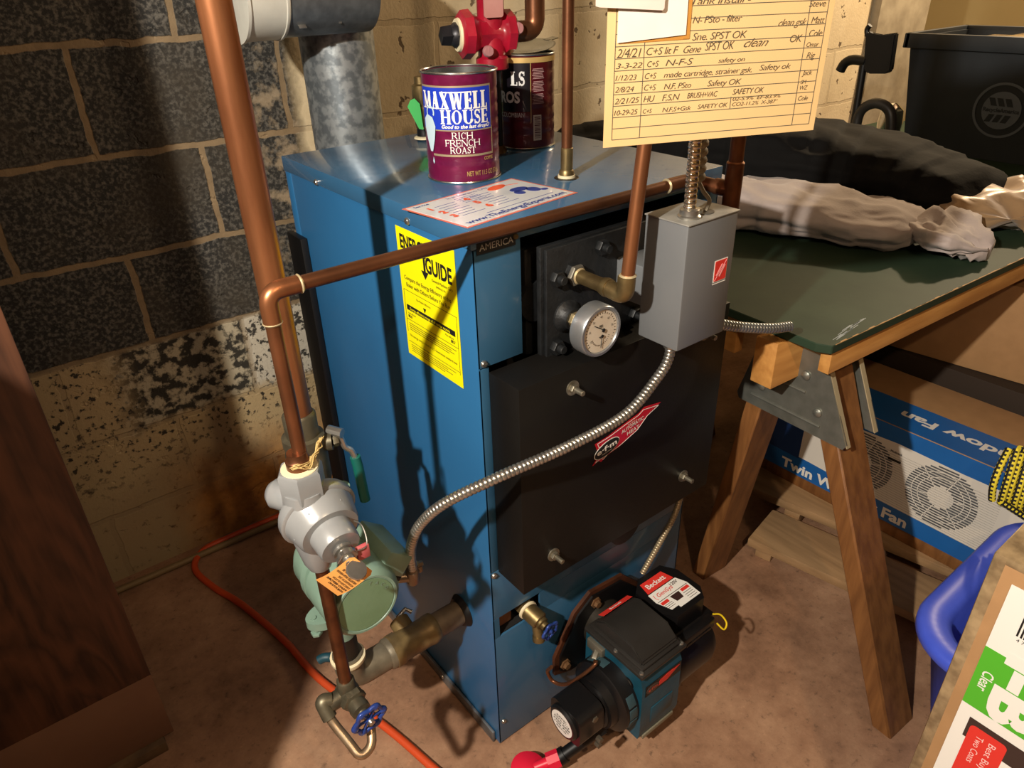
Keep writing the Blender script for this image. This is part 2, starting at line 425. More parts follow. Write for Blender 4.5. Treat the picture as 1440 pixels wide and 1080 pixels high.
# ------------------------------------------------------------------ boiler
W, D, H = .485, .5845, 1.018
boi = thing('boiler', 'blue steel jacketed boiler with black cover and yellow energy label', 'boiler', (W/2, D/2, 0))
def screw(part, p, d, r=.0055, m_=STEEL, name='screw'):
    b = B(); d = V(d).normalized(); p = V(p)
    lathe(b, p-d*.0005, d, [(0, r), (.0015, r), (.0035, r*.75), (.004, 0)], 14)
    _, a, c = frame(d)
    prism(b, [(-r*.7, -r*.1), (r*.7, -r*.1), (r*.7, r*.1), (-r*.7, r*.1)], p+d*.0032, a, c, .0006)
    return sub(name, b, m_, part)
# side panel, with the thin seam under the lid and the corner return
b = B(); box(b, 0, .004, .0, D, .006, H-.0262, .0008); box(b, -.0005, .003, D-.024, D, .006, H-.0262, .0006)
side = put('side_panel', b, BLUE, boi)
b = B(); box(b, W-.004, W, 0, D, .006, H-.026, .0008); put('side_panel', b, BLUE, boi)
b = B(); box(b, .004, W-.004, D-.004, D, .006, H-.026); put('rear_panel', b, BLUE, boi)
b = B(); box(b, -.0025, W+.0025, -.0025, D+.0025, H-.0262, H, .0018); lid = put('lid', b, mat('blue_lid_enamel', '3a6c94', .26, .1, '2f5c82', 4, .7, .02, 150, coat=.4), boi)
screw(lid, (-.0025, .446, .9965), (-1, 0, 0)); screw(lid, (-.0025, .150, .9965), (-1, 0, 0)); screw(lid, (.068, -.0025, .996), (0, -1, 0), .004, BRASS)
# front: strip, opening, lower panel
b = B(); box(b, .0005, .078, 0, .004, .822, H-.0262, .0006); strip = put('front_panel', b, BLUEF, boi)
b = B(); box(b, .435, W-.0005, 0, .004, .822, H-.0262, .0006); put('front_panel', b, BLUEF, boi)
b = B(); box(b, .0005, .018, 0, .004, .445, .82, .0006); put('corner_strip', b, BLUEF, boi)
b = B(); box(b, .458, W-.0005, 0, .004, .445, .82, .0006); put('corner_strip', b, BLUEF, boi)
b = B()
box(b, .0005, W-.0005, 0, .004, .336, .443, .0005)
box(b, .0005, .014, 0, .004, .290, .3358); box(b, .104, W-.0005, 0, .004, .290, .3358)
low = put('lower_panel', b, BLUEF, boi)
b = B(); box(b, .0005, W-.0005, 0, .004, .004, .2898, .0005); low2 = put('lower_panel', b, BLUEF, boi)
screw(strip, (.010, 0, .828), (0, -1, 0)); screw(low, (.008, 0, .437), (0, -1, 0)); screw(low2, (.012, 0, .062), (0, -1, 0), .005)
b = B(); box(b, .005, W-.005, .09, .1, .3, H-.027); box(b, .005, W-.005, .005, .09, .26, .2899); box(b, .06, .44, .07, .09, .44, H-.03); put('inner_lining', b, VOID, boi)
# heat exchanger block seen in the opening
b = B(); box(b, .10, .44, .02, .08, .80, .965, .006); lathe(b, (.118, .015, .885), (0, 1, 0), [(0, .03), (.05, .036)], 24); put('heat_exchanger', b, CAST, boi)
# base frame
b = B(); box(b, .014, W-.01, .006, D-.01, 0, .03); box(b, -.006, -.001, .012, D, .0, .028, .0006); base = put('base_rail', b, GALVD, boi)
screw(base, (-.006, .19, .016), (-1, 0, 0), .005)
b = B(); box(b, -.014, -.001, D-.05, D+.012, .01, H-.14, .001); put('rear_black_strip', b, BLACK, boi)  # black strip along the rear edge of the side panel
# black cover on the front
b = B(); box(b, .0163, .459, -.0678, -.001, .4412, .8135, .0012)
cov = put('burner_door_cover', b, BLACKP, boi)
for x, z in ((.112, .782), (.384, .497), (.077, .491), (.40, .775)):
    b = B(); p = V((x, -.0678, z)); lathe(b, p, (0, -1, 0), [(0, .0115), (.0018, .0115), (.0018, .004)], 24); hexn(b, p+V((0, -.0015, 0)), p+V((0, -.0075, 0)), .0075)
    cyl(b, p+V((0, -.007, 0)), p+V((0, -.023, 0)), .0042, n=14, ch=.0008); sub('stud', b, mat('dull_zinc', 'a09a8a', .4, .8, '6d6656', 60, .7), cov)
# maker's arrow emblem on the cover
EO, EU, EV = V((.158, -.0681, .640)), V((1, 0, .06)).normalized(), V((0, 0, 1)); 
arrow = [(-.002, -.014), (.012, .004), (.002, .034), (.03, .036), (.075, .045), (.105, .050), (.118, .058), (.160, .048), (.130, .036), (.105, .012), (.060, -.004), (.030, -.008), (.018, -.016), (.012, -.010)]
def esc(b):
    for v_ in b.verts: v_.co.x = EO.x+(v_.co.x-EO.x)*.92; v_.co.z = EO.z+(v_.co.z-EO.z)*.80-.003
    return b
b = B(); prism(b, arrow, EO, EU, EV, .0006); em = sub('emblem', esc(b), mat('red_emblem', 'b81820', .35, coat=.3), cov)
b = B(); stroke(b, [(x*.93+.006, y*.88+.002) for x, y in arrow+arrow[:1]], .001, EO+V((0, -.0007, 0)), EU, EV); prism(b, ellipse(.030, .010, .030, .0165, 28, .25), EO+V((0, -.0007, 0)), EU, EV, .0003)
text(b, 'AUTOMATIC', EO, EU, EV, .064, .024, .0085, width=.054, lift=.0012, rot=.12, bold=.01); text(b, 'HEAT', EO, EU, EV, .078, .013, .0085, width=.03, lift=.0012, rot=.1, bold=.01)
text(b, 'The Best in', EO, EU, EV, .078, .0355, .0035, lift=.0012, rot=.12)
sub('emblem_lettering', esc(b), WHITE, em)
b = B(); prism(b, ellipse(.030, .010, .0285, .015, 28, .25), EO+V((0, -.0011, 0)), EU, EV, .0003); sub('emblem_oval', esc(b), INKB, em)
b = B(); text(b, 'e\u00b7f\u00b7m', EO, EU, EV, .030, .007, .0115, 'c', lift=.0018, rot=.12, bold=.025, width=.046); text(b, 'incorporated', EO, EU, EV, .030, .001, .003, 'c', lift=.0018, rot=.12); sub('emblem_initials', esc(b), WHITE, em)
# made in america label
b = B(); quad(b, (0, -.0027, 0), (1, 0, 0), (0, 0, 1), .006, .068, .985, 1.014); am = sub('origin_label', b, INKB, lid)
b = B()
for t_, y_, s_ in (('MADE IN', 1.004, .0055), ('AMERICA', .989, .0085)): text(b, t_, (0, -.0027, 0), (1, 0, 0), (0, 0, 1), .037, y_, s_, 'c', lift=.0006, width=.054 if s_ > .006 else .034)
sub('origin_lettering', b, mat('silver_print', 'b9b6ae', .4, .4), am)
# lower clean-out hole
b = B(); lathe(b, (.316, .0045, .372), (0, -1, 0), [(0, .04), (.006, .04), (.006, .036)], 32); lathe(b, (.316, -.0015, .372), (0, -1, 0), [(0, .013), (.004, .013), (.004, .006)], 20); put('observation_port', b, BLACK, boi)
# energy label on the side
YO, YU, YV = V((-.0006, .190, .776)), V((0, -1, 0)), V((0, 0, 1)); LW, LH = .151, .206
b = B(); quad(b, YO, YU, YV, 0, LW, 0, LH, t=.0004); el = sub('energy_label', b, YELLOW, side)
b = B()
text(b, 'ENERGY', YO, YU, YV, .010, .176, .020, bold=.03, width=.074, lift=.0009)
text(b, 'GUIDE', YO, YU, YV, .076, .156, .022, bold=.03, width=.066, lift=.0009)
prism(b, [(.070, .178), (.075, .178), (.075, .155), (.082, .155), (.0725, .143), (.063, .155), (.070, .155)], YO, YU, YV, .0008)
text(b, 'General Machine Corp', YO, YU, YV, .090, .146, .0042, width=.052, lift=.0009); text(b, 'EMMAUS, PA', YO, YU, YV, .10, .139, .003, lift=.0009)
text(b, 'Compare the Energy Efficiency of this', YO, YU, YV, .012, .128, .0062, width=.124, lift=.0009); text(b, 'Boiler with Others Before You Buy', YO, YU, YV, .016, .117, .0062, width=.116, lift=.0009)
for pts in ([(.006, .110), (.146, .110)], [(.006, .110), (.006, .04)], [(.146, .110), (.146, .02)], [(.006, .062), (.146, .062)], [(.006, .024), (.146, .024)]): stroke(b, pts, .0005, YO, YU, YV, .0008)
text(b, 'This Model\'s Efficiency', YO, YU, YV, .040, .101, .003, lift=.0009); prism(b, [(.058, .095), (.066, .095), (.062, .088)], YO, YU, YV, .0008)
quad(b, YO, YU, YV, .010, .140, .078, .0865, t=.0007)
text(b, '80.0', YO, YU, YV, .012, .066, .0045, bold=.02, lift=.0009); text(b, '88.7', YO, YU, YV, .128, .066, .0045, bold=.02, lift=.0009)
for q, (tx, y_) in enumerate((('Least efficient', .072), ('Most efficient', .072))): text(b, tx, YO, YU, YV, (.012, .114)[q], y_, .0028, lift=.0009)
for q in range(4): stroke(b, [(.012, .056-.0035*q), (.14-(q*13 % 20)*.001, .056-.0035*q)], .0008, YO, YU, YV, .0007)
text(b, 'This energy rating is based on U.S. Government standard tests', YO, YU, YV, .010, .034, .0036, width=.13, lift=.0009)
for q in range(4): stroke(b, [(.012, .019-.0034*q), (.135-(q*7 % 11)*.003, .019-.0034*q)], .0007, YO, YU, YV, .0007)
sub('energy_lettering', b, INKB, el)
b = B(); text(b, 'Energy efficiency range of all similar models', YO, YU, YV, .020, .0802, .0042, width=.108, lift=.0013, bold=.01); sub('energy_bar_lettering', b, YELLOW, el)
# service sticker on the lid
b = B(); SO = V((.002, .008, H+.0002)); su = V((1, .135, 0)).normalized(); sv = V((0, 1, 0)); sv = (sv-su*sv.dot(su)).normalized()
SW, SH = .212, .132
quad(b, SO, su, sv, 0, SW, 0, SH, t=.0003); st = sub('service_sticker', b, mat('salmon_print', 'd8705c', .4, coat=.3), lid)
b = B(); quad(b, SO, su, sv, .004, SW-.004, .004, SH-.004, t=.0006); sub('sticker_field', b, mat('gloss_white', 'd5dade', .3, coat=.4), st)
b = B(); text(b, 'www.TheEnergyExperts.com', SO, su, sv, .012, .010, .011, width=.188, bold=.025, lift=.0009)
for q in range(5): stroke(b, [(.075+.0*q, .11-.006*q), (.115, .11-.006*q)], .0008, SO, su, sv, .0008)
for cx_ in (.02, .085): 
    for q in range(7): stroke(b, [(cx_+.012, .044+.0095*q), (cx_+.052-(q*5 % 7)*.002, .044+.0095*q)], .001, SO, su, sv, .0008)
text(b, 'Service', SO, su, sv, .012, .118, .006, lift=.0009, bold=.02); text(b, 'In an Emergency CALL', SO, su, sv, .07, .117, .006, lift=.0009)
stroke(b, [(.06, .028), (.19, .028)], .0012, SO, su, sv, .0008); 
prism(b, ellipse(.172, .078, .016, .010), SO, su, sv, .0008); prism(b, ellipse(.186, .062, .010, .012), SO, su, sv, .0008); prism(b, ellipse(.160, .064, .008, .009), SO, su, sv, .0008); prism(b, ellipse(.197, .05, .006, .005), SO, su, sv, .0008)
sub('sticker_lettering', b, INKN, st)
b = B()
for x_, y_, t_ in ((.024, .092, '1'), (.024, .069, '2'), (.024, .046, '3'), (.086, .092, '4'), (.086, .069, '5'), (.086, .046, '6')):
    text(b, t_, SO, su, sv, x_-.004, y_, .012, bold=.06, lift=.001); sub('sticker_numeral', b, mat('orange_ink', 'e05a34', .5), st); b = B()
prism(b, ellipse(.158, .110, .019, .009, rot=.2), SO, su, sv, .0008); stroke(b, [(.17, .110), (.195, .102)], .002, SO, su, sv, .0008)
sub('sticker_logo', b, mat('orange_ink', 'e05a34', .5), st)
# tapping plate
b = B(); TP = -.020
box(b, .106, .30, TP, TP+.006, .805, .972, .001); box(b, .103, .30, TP+.009, TP+.018, .803, .974, .001)
lathe(b, (.142, TP, .868), (0, -1, 0), [(-.001, .024), (.003, .024), (.010, .017), (.018, .016)], 28); lathe(b, (.152, TP, .929), (0, -1, 0), [(0, .016), (.008, .016)], 6)
plate = put('tapping_plate', b, CAST, boi)
for x, z in ((.122, .930), (.205, .955), (.122, .826), (.28, .83)):
    b = B(); p = V((x, TP, z)); hexn(b, p, p+V((0, -.010, 0)), .0115); cyl(b, p+V((0, -.009, 0)), p+V((0, -.019, 0)), .0062, n=16, ch=.001); sub('bolt', b, CAST, plate)
b = B(); box(b, .14, .20, TP+.07-.0, TP+.071, .965, .975); put('rear_gasket', b, VOID, boi)

# ------------------------------------------------------------------ pressure gauge
g = thing('pressure_gauge', 'round steel pressure gauge with white dial on the black plate', 'gauge', (.142, -.03, .83))
b = B(); G0 = V((.142, -.036, .868)); cyl(b, G0, G0+V((0, -.03, 0)), .0105, n=24); hexn(b, G0+V((0, -.001, 0)), G0+V((0, -.008, 0)), .0125); put('stem', b, mat('pale_brass', 'b3a27c', .4, .7, '8d7c58', 60, .6), g)
b = B(); lathe(b, G0+V((0, -.028, 0)), (0, -1, 0), [(0, .012), (0.001, .033), (.004, .037), (.026, .037), (.028, .0355), (.028, .032), (.025, .031)], 48); put('case', b, mat('brushed_steel_case', 'a9adb0', .3, .75, '8b8f93', 30, .5), g)
b = B(); GF = G0+V((0, -.0532, 0)); lathe(b, GF, (0, -1, 0), [(0, .0308), (.0004, .0308)], 40); dial = put('dial', b, mat('dial_white', 'c9bfae', .5, 0, 'bba992', 30, .5), g)
b = B(); DO, DU, DV = GF+V((0, -.0006, 0)), V((1, 0, 0)), V((0, 0, 1))
for i in range(28):
    a = R(-40+260*i/27); q = .0255; e = .029 if i % 3 == 0 else .0275
    stroke(b, [(q*math.cos(a), q*math.sin(a)), (e*math.cos(a), e*math.sin(a))], .0006, DO, DU, DV)
for t_, a in (('0', 212), ('15', 170), ('30', 130), ('45', 90), ('60', 50), ('75', 10)): text(b, t_, DO, DU, DV, .021*math.cos(R(a)), .021*math.sin(R(a))-.001, .003, 'c')
text(b, 'PSI', DO, DU, DV, 0, .006, .0036, 'c', bold=.03); text(b, '\u00b0F', DO, DU, DV, -.001, -.011, .0036, 'c', bold=.03)
for i in range(16): a = R(200+140*i/15); stroke(b, [(.0155*math.cos(a), .0155*math.sin(a)-.004), (.0175*math.cos(a), .0175*math.sin(a)-.004)], .0005, DO, DU, DV)
sub('dial_marks', b, INKB, dial)
b = B(); stroke(b, [(.004, .002), (-.013, .012)], .0011, DO+V((0, -.0012, 0)), DU, DV, .0005); stroke(b, [(.002, -.006), (.000, -.024)], .0009, DO+V((0, -.0012, 0)), DU, DV, .0005)
prism(b, ellipse(.004, .001, .0028, .0028), DO+V((0, -.0012, 0)), DU, DV, .001); prism(b, ellipse(.002, -.007, .0022, .0022), DO+V((0, -.0012, 0)), DU, DV, .001); put('needle', b, INKB, g)

# ------------------------------------------------------------------ relay box
rl = thing('relay_box', 'grey steel control box with red square badge beside the gauge', 'control box', (.268, -.124, .838))
b = B(); box(b, .218, .318, -.16, -.088, .838, 1.0132, .0025); body = put('housing', b, RELAY, rl)
b = B(); box(b, .2165, .3195, -.1615, -.0875, 1.0125, 1.0145, .0006); put('top_plate', b, mat('dusty_grey_top', '9b9a94', .55, .3, '7f7e79', 40, .8), rl)
b = B(); box(b, .24, .30, -.0885, -.012, .87, .93, .003); cyl(b, (.27, -.02, .9), (.27, .03, .9), .012); put('well_mount', b, RELAY, rl)
RO, RU, RV = V((0, -.1602, 0)), V((1, 0, 0)), V((0, 0, 1))
b = B(); quad(b, RO, RU, RV, .279, .306, .922, .953, t=.0003); quad(b, RO, RU, RV, .279, .306, .919, .9203, t=.0003); bd = put('badge', b, WHITE, rl)
b = B(); prism(b, rrect(.2802, .3048, .9232, .9518, .002), RO+V((0, -.0004, 0)), RU, RV, .0003); sub('badge_field', b, INKR, bd)
b = B()
for k in (0, 1): stroke(b, [(.2845+.006*k, .931-.002*k), (.295+.006*k, .946-.002*k)], .0022, RO+V((0, -.0008, 0)), RU, RV)
stroke(b, [(.2815, .9245), (.3035, .9505)], .0006, RO+V((0, -.0008, 0)), RU, RV)
sub('badge_stripes', b, mat('badge_pink', 'f0a0a0', .5), bd)
b = B(); p = V((.243, -.139, 1.0145)); lathe(b, p, (0, 0, 1), [(0, .014), (.003, .015), (.005, .0125), (.011, .0125), (.013, .009)], 24); box(b, p.x-.004, p.x+.020, p.y-.006, p.y+.006, p.z+.002, p.z+.010, .002); put('cable_clamp', b, STEEL, rl)
b = B(); lathe(b, (.276, -.135, 1.0145), (0, 0, 1), [(0, .014), (.0012, .014)], 24); put('knockout_cap', b, mat('dark_knockout', '5b5955', .5, .4), rl)
b = B(); p = V((.256, -.118, .838)); lathe(b, p, (0, 0, -1), [(0, .011), (.006, .012), (.012, .0105), (.020, .0105)], 20); put('cable_clamp', b, STEEL, rl)
b = B(); box(b, .30, .345, -.13, -.115, .826, .8365, .002); cyl(b, (.33, -.124, .829), (.352, -.124, .832), .009, n=18); box(b, .333, .341, -.131, -.118, .835, .845, .001); put('cable_clamp', b, STEEL, rl)

# ------------------------------------------------------------------ armored cables
b = B(); armored(b, [(.256, -.118, .822), (.252, -.119, .80), (.229, -.122, .78), (.164, -.124, .744), (.067, -.114, .728), (-.043, -.095, .716), (-.105, -.060, .684), (-.126, -.025, .637), (-.133, -.004, .592), (-.132, .008, .555), (-.128, .015, .525)])
ac = put('armored_cable', b, STEEL, label='flexible metal conduit sweeping across the black cover to the green pump', cat='cable')
b = B(); armored(b, [(.350, -.126, .828), (.40, -.134, .810), (.46, -.145, .793), (.509, -.150, .783)], .0085, .0068)
put('armored_cable', b, mat('zinc_conduit', '9aa0a3', .32, .85), label='short flexible metal conduit stub leaving the lower right of the grey control box', cat='cable')
b = B(); armored(b, [(.243, -.139, 1.024), (.241, -.140, 1.08), (.238, -.142, 1.14), (.235, -.150, 1.25), (.235, -.16, 1.5), (.235, -.16, 2.25)], .0082, .007)
put('armored_cable', b, mat('bright_conduit', 'd8cdb8', .2, .95), label='shiny flexible metal conduit rising from the top of the grey control box', cat='cable')
b = B(); armored(b, [(.462, -.012, .46), (.458, -.015, .41), (.44, -.018, .35), (.40, -.020, .30), (.350, -.022, .245)], .0062, .0054)
put('armored_cable', b, mat('tan_conduit', 'a8987c', .4, .6), label='thin flexible conduit dropping from behind the black cover to the burner control', cat='cable')
b = B(); tube(b, spline([(.49, -.02, .86), (.45, -.03, .835), (.43, -.035, .80), (.445, -.02, .765)], .004), .010, 14, rf=lambda s: .0095+.0009*math.sin(s*1600)); 
put('black_conduit', b, BLACK, label='ribbed black cable curling at the upper right of the black cover', cat='cable')
# coiled wire
b = B(); path = []
for i in range(0, 9*24+1):
    a = 2*PI*i/24; path.append(V((.276+.0075*math.cos(a), -.118+.0075*math.sin(a), 1.048+.0105*i/24)))
tube(b, path, .0048, 8)
tube(b, spline([path[0], (.282, -.128, 1.038), (.284, -.137, 1.028), (.279, -.136, 1.016)], .003), .0028, 8)
tube(b, spline([path[-1], (.276, -.11, 1.16), (.276, -.108, 1.4), (.276, -.108, 2.25)], .02), .0048, 8)
put('coiled_wire', b, mat('dusty_wire_sheath', '9a907c', .7), label='dusty grey coiled wire ending in the top of the grey control box', cat='cable')

# ------------------------------------------------------------------ copper pipework
def sleeve(b, p, d, r, l): p = V(p); d = V(d).normalized(); lathe(b, p, d, [(0, r-.0012), (.0012, r), (l-.0012, r), (l, r-.0012)], 24)
HP = 1.016
def solder(b, p, d, r): p = V(p); d = V(d).normalized(); lathe(b, p-d*.002, d, [(0, r-.001), (.002, r+.0012), (.004, r-.0006)], 24)
cp = thing('copper_pipe', 'thin copper pipe running level across the boiler top and down into the grey regulator', 'pipe', (-.268, -.02, .79))
EX = -.268
b = B(); tube(b, fillet([(EX, -.02, .80), (EX, -.02, HP), (.386, -.02, HP)], .018), .0082, 22); put('tube', b, COPPER, cp)
b = B(); tube(b, fillet([(EX, -.02, HP-.034), (EX, -.02, HP), (EX+.034, -.02, HP)], .018), .0098, 22); put('elbow_fitting', b, COPPERB, cp)
b = B(); solder(b, (EX, -.02, HP-.034), (0, 0, -1), .0095); solder(b, (EX+.036, -.02, HP), (1, 0, 0), .0095); solder(b, (.335, -.02, HP), (1, 0, 0), .0095); put('solder_joint', b, SOLDER, cp)
b = B(); tube(b, fillet([(.335, -.02, HP), (.386, -.02, HP), (.390, -.078, HP-.002)], .02), .0102, 20); put('elbow_fitting', b, COPPER, cp)
b = B(); tube(b, [(.388, -.03, HP), (.392, -.088, HP-.003)], .0085, 20); put('tube', b, COPPERD, cp)
rs = thing('copper_pipe', 'dark copper riser with a tee standing right of the grey control box', 'pipe', (.393, -.092, .9))
b = B(); cyl(b, (.393, -.092, .92), (.393, -.092, 2.25), .0102, n=22); put('tube', b, COPPERD, rs)
b = B(); cyl(b, (.393, -.092, .985), (.393, -.092, 1.052), .0125, n=22, ch=.001); cyl(b, (.392, -.064, HP-.002), (.393, -.092, HP-.002), .0118, n=20); put('tee_fitting', b, COPPERD, rs)
b = B(); solder(b, (.393, -.092, 1.052), (0, 0, 1), .0112); put('solder_joint', b, COPPERB, rs)
b = B(); tube(b, fillet([(.393, -.092, .93), (.393, -.092, .905), (.393, .03, .905)], .02), .0102, 16); put('lower_elbow', b, COPPERD, rs)
# supply into the tapping plate
sp_ = thing('copper_pipe', 'bright copper pipe dropping in front of the grey box to a brass elbow', 'pipe', (.154, -.12, .91))
b = B(); tube(b, [(.155, -.12, .935), (.163, -.12, 1.02), (.174, -.119, 1.111), (.186, -.118, 1.25), (.20, -.115, 1.6), (.23, -.10, 2.25)], .0088, 22); put('tube', b, COPPERB, sp_)
b = B(); tube(b, fillet([(.155, -.12, .952), (.154, -.12, .925), (.153, -.085, .928)], .016), .0118, 22); cyl(b, (.153, -.09, .928), (.152, -.034, .929), .0098, n=22); lathe(b, (.153, -.092, .928), (0, 1, 0), [(0, .0125), (.006, .013), (.012, .0115)], 24); put('elbow_fitting', b, BRASS, sp_)
b = B(); hexn(b, (.152, -.020, .929), (.152, -.034, .929), .0155); put('hex_bushing', b, mat('dull_bushing', '6d6960', .5, .6), sp_)
b = B(); solder(b, (.1565, -.12, .953), (0, 0, 1), .0105); solder(b, (.152, -.036, .929), (0, -1, 0), .0105); put('solder_joint', b, SOLDER, sp_)
# small riser through the lid
b0 = thing('copper_pipe', 'slim copper pipe rising through the lid right of the sticker', 'pipe', (.258, .112, H))
b = B(); cyl(b, (.258, .112, H-.02), (.264, .116, 2.25), .0082, n=22); put('tube', b, COPPER, b0)
b = B(); cyl(b, (.258, .112, H), (.2584, .112, H+.045), .0092, n=22, ch=.001); lathe(b, (.258, .112, H), (0, 0, 1), [(0, .0115), (.01, .0115), (.013, .0095)], 24); put('adapter', b, BRASS, b0)
b = B(); lathe(b, (.258, .112, H), (0, 0, 1), [(0, .019), (.0008, .0185)], 28); put('dark_hole_disc', b, BLACK, b0)  # flat black disc drawn for the dark hole round the pipe
b = B(); lathe(b, (.258, .112, H+.001), (0, 0, 1), [(0, .0135), (.004, .013)], 24); put('pale_washer', b, CREAMR, b0)
# big riser
BX, BY = -.2235, .095
br_ = thing('copper_pipe', 'thick orange-brown copper riser in front of the block wall', 'pipe', (BX, BY, .7))
b = B(); cyl(b, (BX, BY, .79), (BX-.001, BY, 2.25), .0175, n=32); put('tube', b, COPPERB, br_)

# ball valve on the big riser
BZ = .078
bv = thing('ball_valve', 'bronze ball valve with green-gripped lever on the thick riser', 'valve', (BX, BY, .67))
b = B(); lathe(b, (BX, BY, .592+BZ), (0, 0, 1), [(0, .020), (.012, .020), (.014, .026), (.024, .028), (.066, .028), (.075, .026), (.082, .028), (.094, .028), (.096, .022), (.126, .022), (.130, .019)], 32)
hexn(b, (BX, BY, .592+BZ), (BX, BY, .610+BZ), .0265)
cyl(b, (BX+.02, BY-.005, .668+BZ), (BX+.034, BY-.012, .668+BZ), .0125, n=20); hexn(b, (BX+.034, BY-.012, .668+BZ), (BX+.042, BY-.014, .668+BZ), .009); put('body', b, BRASSG, bv)
b = B(); q = [(BX+.037, BY-.012, .676+BZ), (BX+.044, BY-.016, .674+BZ), (BX+.048, BY-.018, .655+BZ), (BX+.055, BY-.020, .648+BZ), (BX+.059, BY-.022, .632+BZ)]
tube(b, spline(q, .004), .0042, 8); tube(b, [(BX+.034, BY-.004, .682+BZ), (BX+.046, BY-.022, .680+BZ)], .007, 8); put('lever', b, STEEL, bv)
b = B(); tube(b, [(BX+.0585, BY-.022, .636+BZ), (BX+.060, BY-.023, .62+BZ), (BX+.0615, BY-.024, .575+BZ), (BX+.062, BY-.025, .560+BZ)], .0075, 12); put('grip', b, TEALH, bv)
random.seed(3); b = B(); pts = [(BX+.0, BY-.06, .73)]
pts = [(EX-.014, -.028, .806), (EX-.008, -.034, .810), (EX+.002, -.035, .807), (EX+.010, -.029, .809), (EX+.018, -.024, .812), (EX+.024, -.020, .818), (EX+.030, -.016, .820)]
for k in range(9): tube(b, spline([V(p)+V((random.uniform(-.003, .003), random.uniform(-.003, .003), random.uniform(-.004, .004))) for p in pts], .003), .0007, 5)
put('hemp_strand', b, mat('hemp_fibre', 'c0a468', .8), label='frayed hemp sealing strand wrapped on top of the grey regulator', cat='fibre')

# ------------------------------------------------------------------ pressure regulator
rg = thing('pressure_regulator', 'grey cast pressure regulator with round bell on the thin copper pipe', 'regulator', (EX, -.02, .6))
P0 = V((EX-.004, -.02, .030))
b = B()
lathe(b, P0+V((0, 0, .615)), (0, 0, 1), [(0, .014), (.012, .019), (.05, .026), (.10, .028), (.125, .026)], 24)
lathe(b, P0+V((0, 0, .725)), (0, 0, 1), [(0, .024), (.006, .0275), (.040, .0275), (.043, .025)], 6, ph=.5)
AX = V((.0, -.966, -.26)).normalized(); q = P0+V((.010, .005, .698))
lathe(b, q-AX*.038, AX, [(0, 0), (0, .018), (.008, .026), (.026, .030), (.034, .046), (.040, .0485), (.049, .0485), (.051, .046)], 48)
lathe(b, q+V((-.014, .02, .012)), (-.6, .8, .1), [(0, .02), (.028, .019), (.036, .012), (.038, 0)], 20)
put('body', b, GREY, rg)
b = B(); lathe(b, q+AX*.0115, AX, [(0, .0445), (.003, .0445), (.006, .043), (.026, .0385), (.030, .036)], 48); 
lathe(b, q+AX*.026, AX, [(0, .041), (.004, .041), (.006, .036)], 6); put('bell', b, GREY, rg)
b = B(); lathe(b, q+AX*.034, AX, [(0, .0265), (.003, .0272), (.030, .0255), (.033, .024), (.0335, .010)], 40); put('bonnet', b, GREY, rg)
b = B(); z0 = q+AX*.066; lathe(b, z0, AX, [(0, .0085), (.003, .0085), (.004, .0125), (.008, .0125), (.009, .009), (.012, .009), (.013, .0125), (.018, .0125), (.019, .0075), (.026, .007)], 20); hexn(b, z0+AX*.012, z0+AX*.019, .0135)
tube(b, [z0+AX*.024, z0+AX*.030, z0+AX*.036], .0042, 10); lathe(b, z0+AX*.036+V((0, .0, -.002)), V((.15, -.55, .80)), [(0, 0), (0, .009), (.003, .0125), (.005, .0115), (.0055, 0)], 24); put('adjusting_screw', b, STEEL, rg)
b = B(); lathe(b, P0+V((0, 0, .766)), (0, 0, 1), [(0, .022), (.003, .0215), (.004, .014)], 24); put('pipe_sealant', b, CREAMR, rg)
b = B(); lathe(b, P0+V((0, 0, .768)), (0, 0, 1), [(0, .0145), (.012, .0145), (.014, .0125), (.022, .0115)], 24); put('bushing', b, COPPER, rg)
b = B(); s0 = q+AX*.058; pl = [s0+V((.024, -.0, .020)), s0+V((.031, -.006, .012)), s0+V((.026, -.022, -.004)), s0+V((.006, -.025, -.002))]
tube(b, spline(pl, .003), .0009, 6); put('seal_wire', b, STEEL, rg)
b = B(); s1 = s0+V((.021, -.020, -.012)); box(b, s1.x-.008, s1.x+.008, s1.y-.003, s1.y+.003, s1.z-.010, s1.z+.009, .001); put('lead_seal', b, mat('faded_red_seal', 'a8605a', .5, 0, 'c8485a', 80, .7), rg)
# hanging tag
tp = z0+AX*.030
b = B(); tg = thing('paper_tag', 'orange paper tag with small print hanging on the regulator screw', 'tag', tp-V((0, 0, .05)))
hx_ = V((.8, -.6, 0)); vx_ = V((.0, -.10, 1)).normalized()
tu = (hx_*-.80+vx_*-.60).normalized(); tv = (hx_*-.55+vx_*.83).normalized(); tv = (tv-tu*tv.dot(tu)).normalized(); tn = tv.cross(tu)
if tn.y > 0: tn = -tn
TO = tp+hx_*.002-vx_*.008
def tmap(x, y, l=0): return TO+tu*x+tv*y+tn*(l+.004*math.sin(x*60))
gx, gy = 12, 8; vv = {}
for s_ in (0, 1):
    for i in range(gx+1):
        for j in range(gy+1):
            cl_ = .0035 if i == 0 else 0
            vv[s_, i, j] = b.verts.new(tmap(-.012+.058*i/gx, (-.018+cl_)+(.036-2*cl_)*j/gy, -.0004*s_))
for i in range(gx):
    for j in range(gy):
        b.faces.new([vv[0, i, j], vv[0, i+1, j], vv[0, i+1, j+1], vv[0, i, j+1]]); b.faces.new([vv[1, i, j+1], vv[1, i+1, j+1], vv[1, i+1, j], vv[1, i, j]])
tgc = put('card', b, TAGM, tg)
b = B()
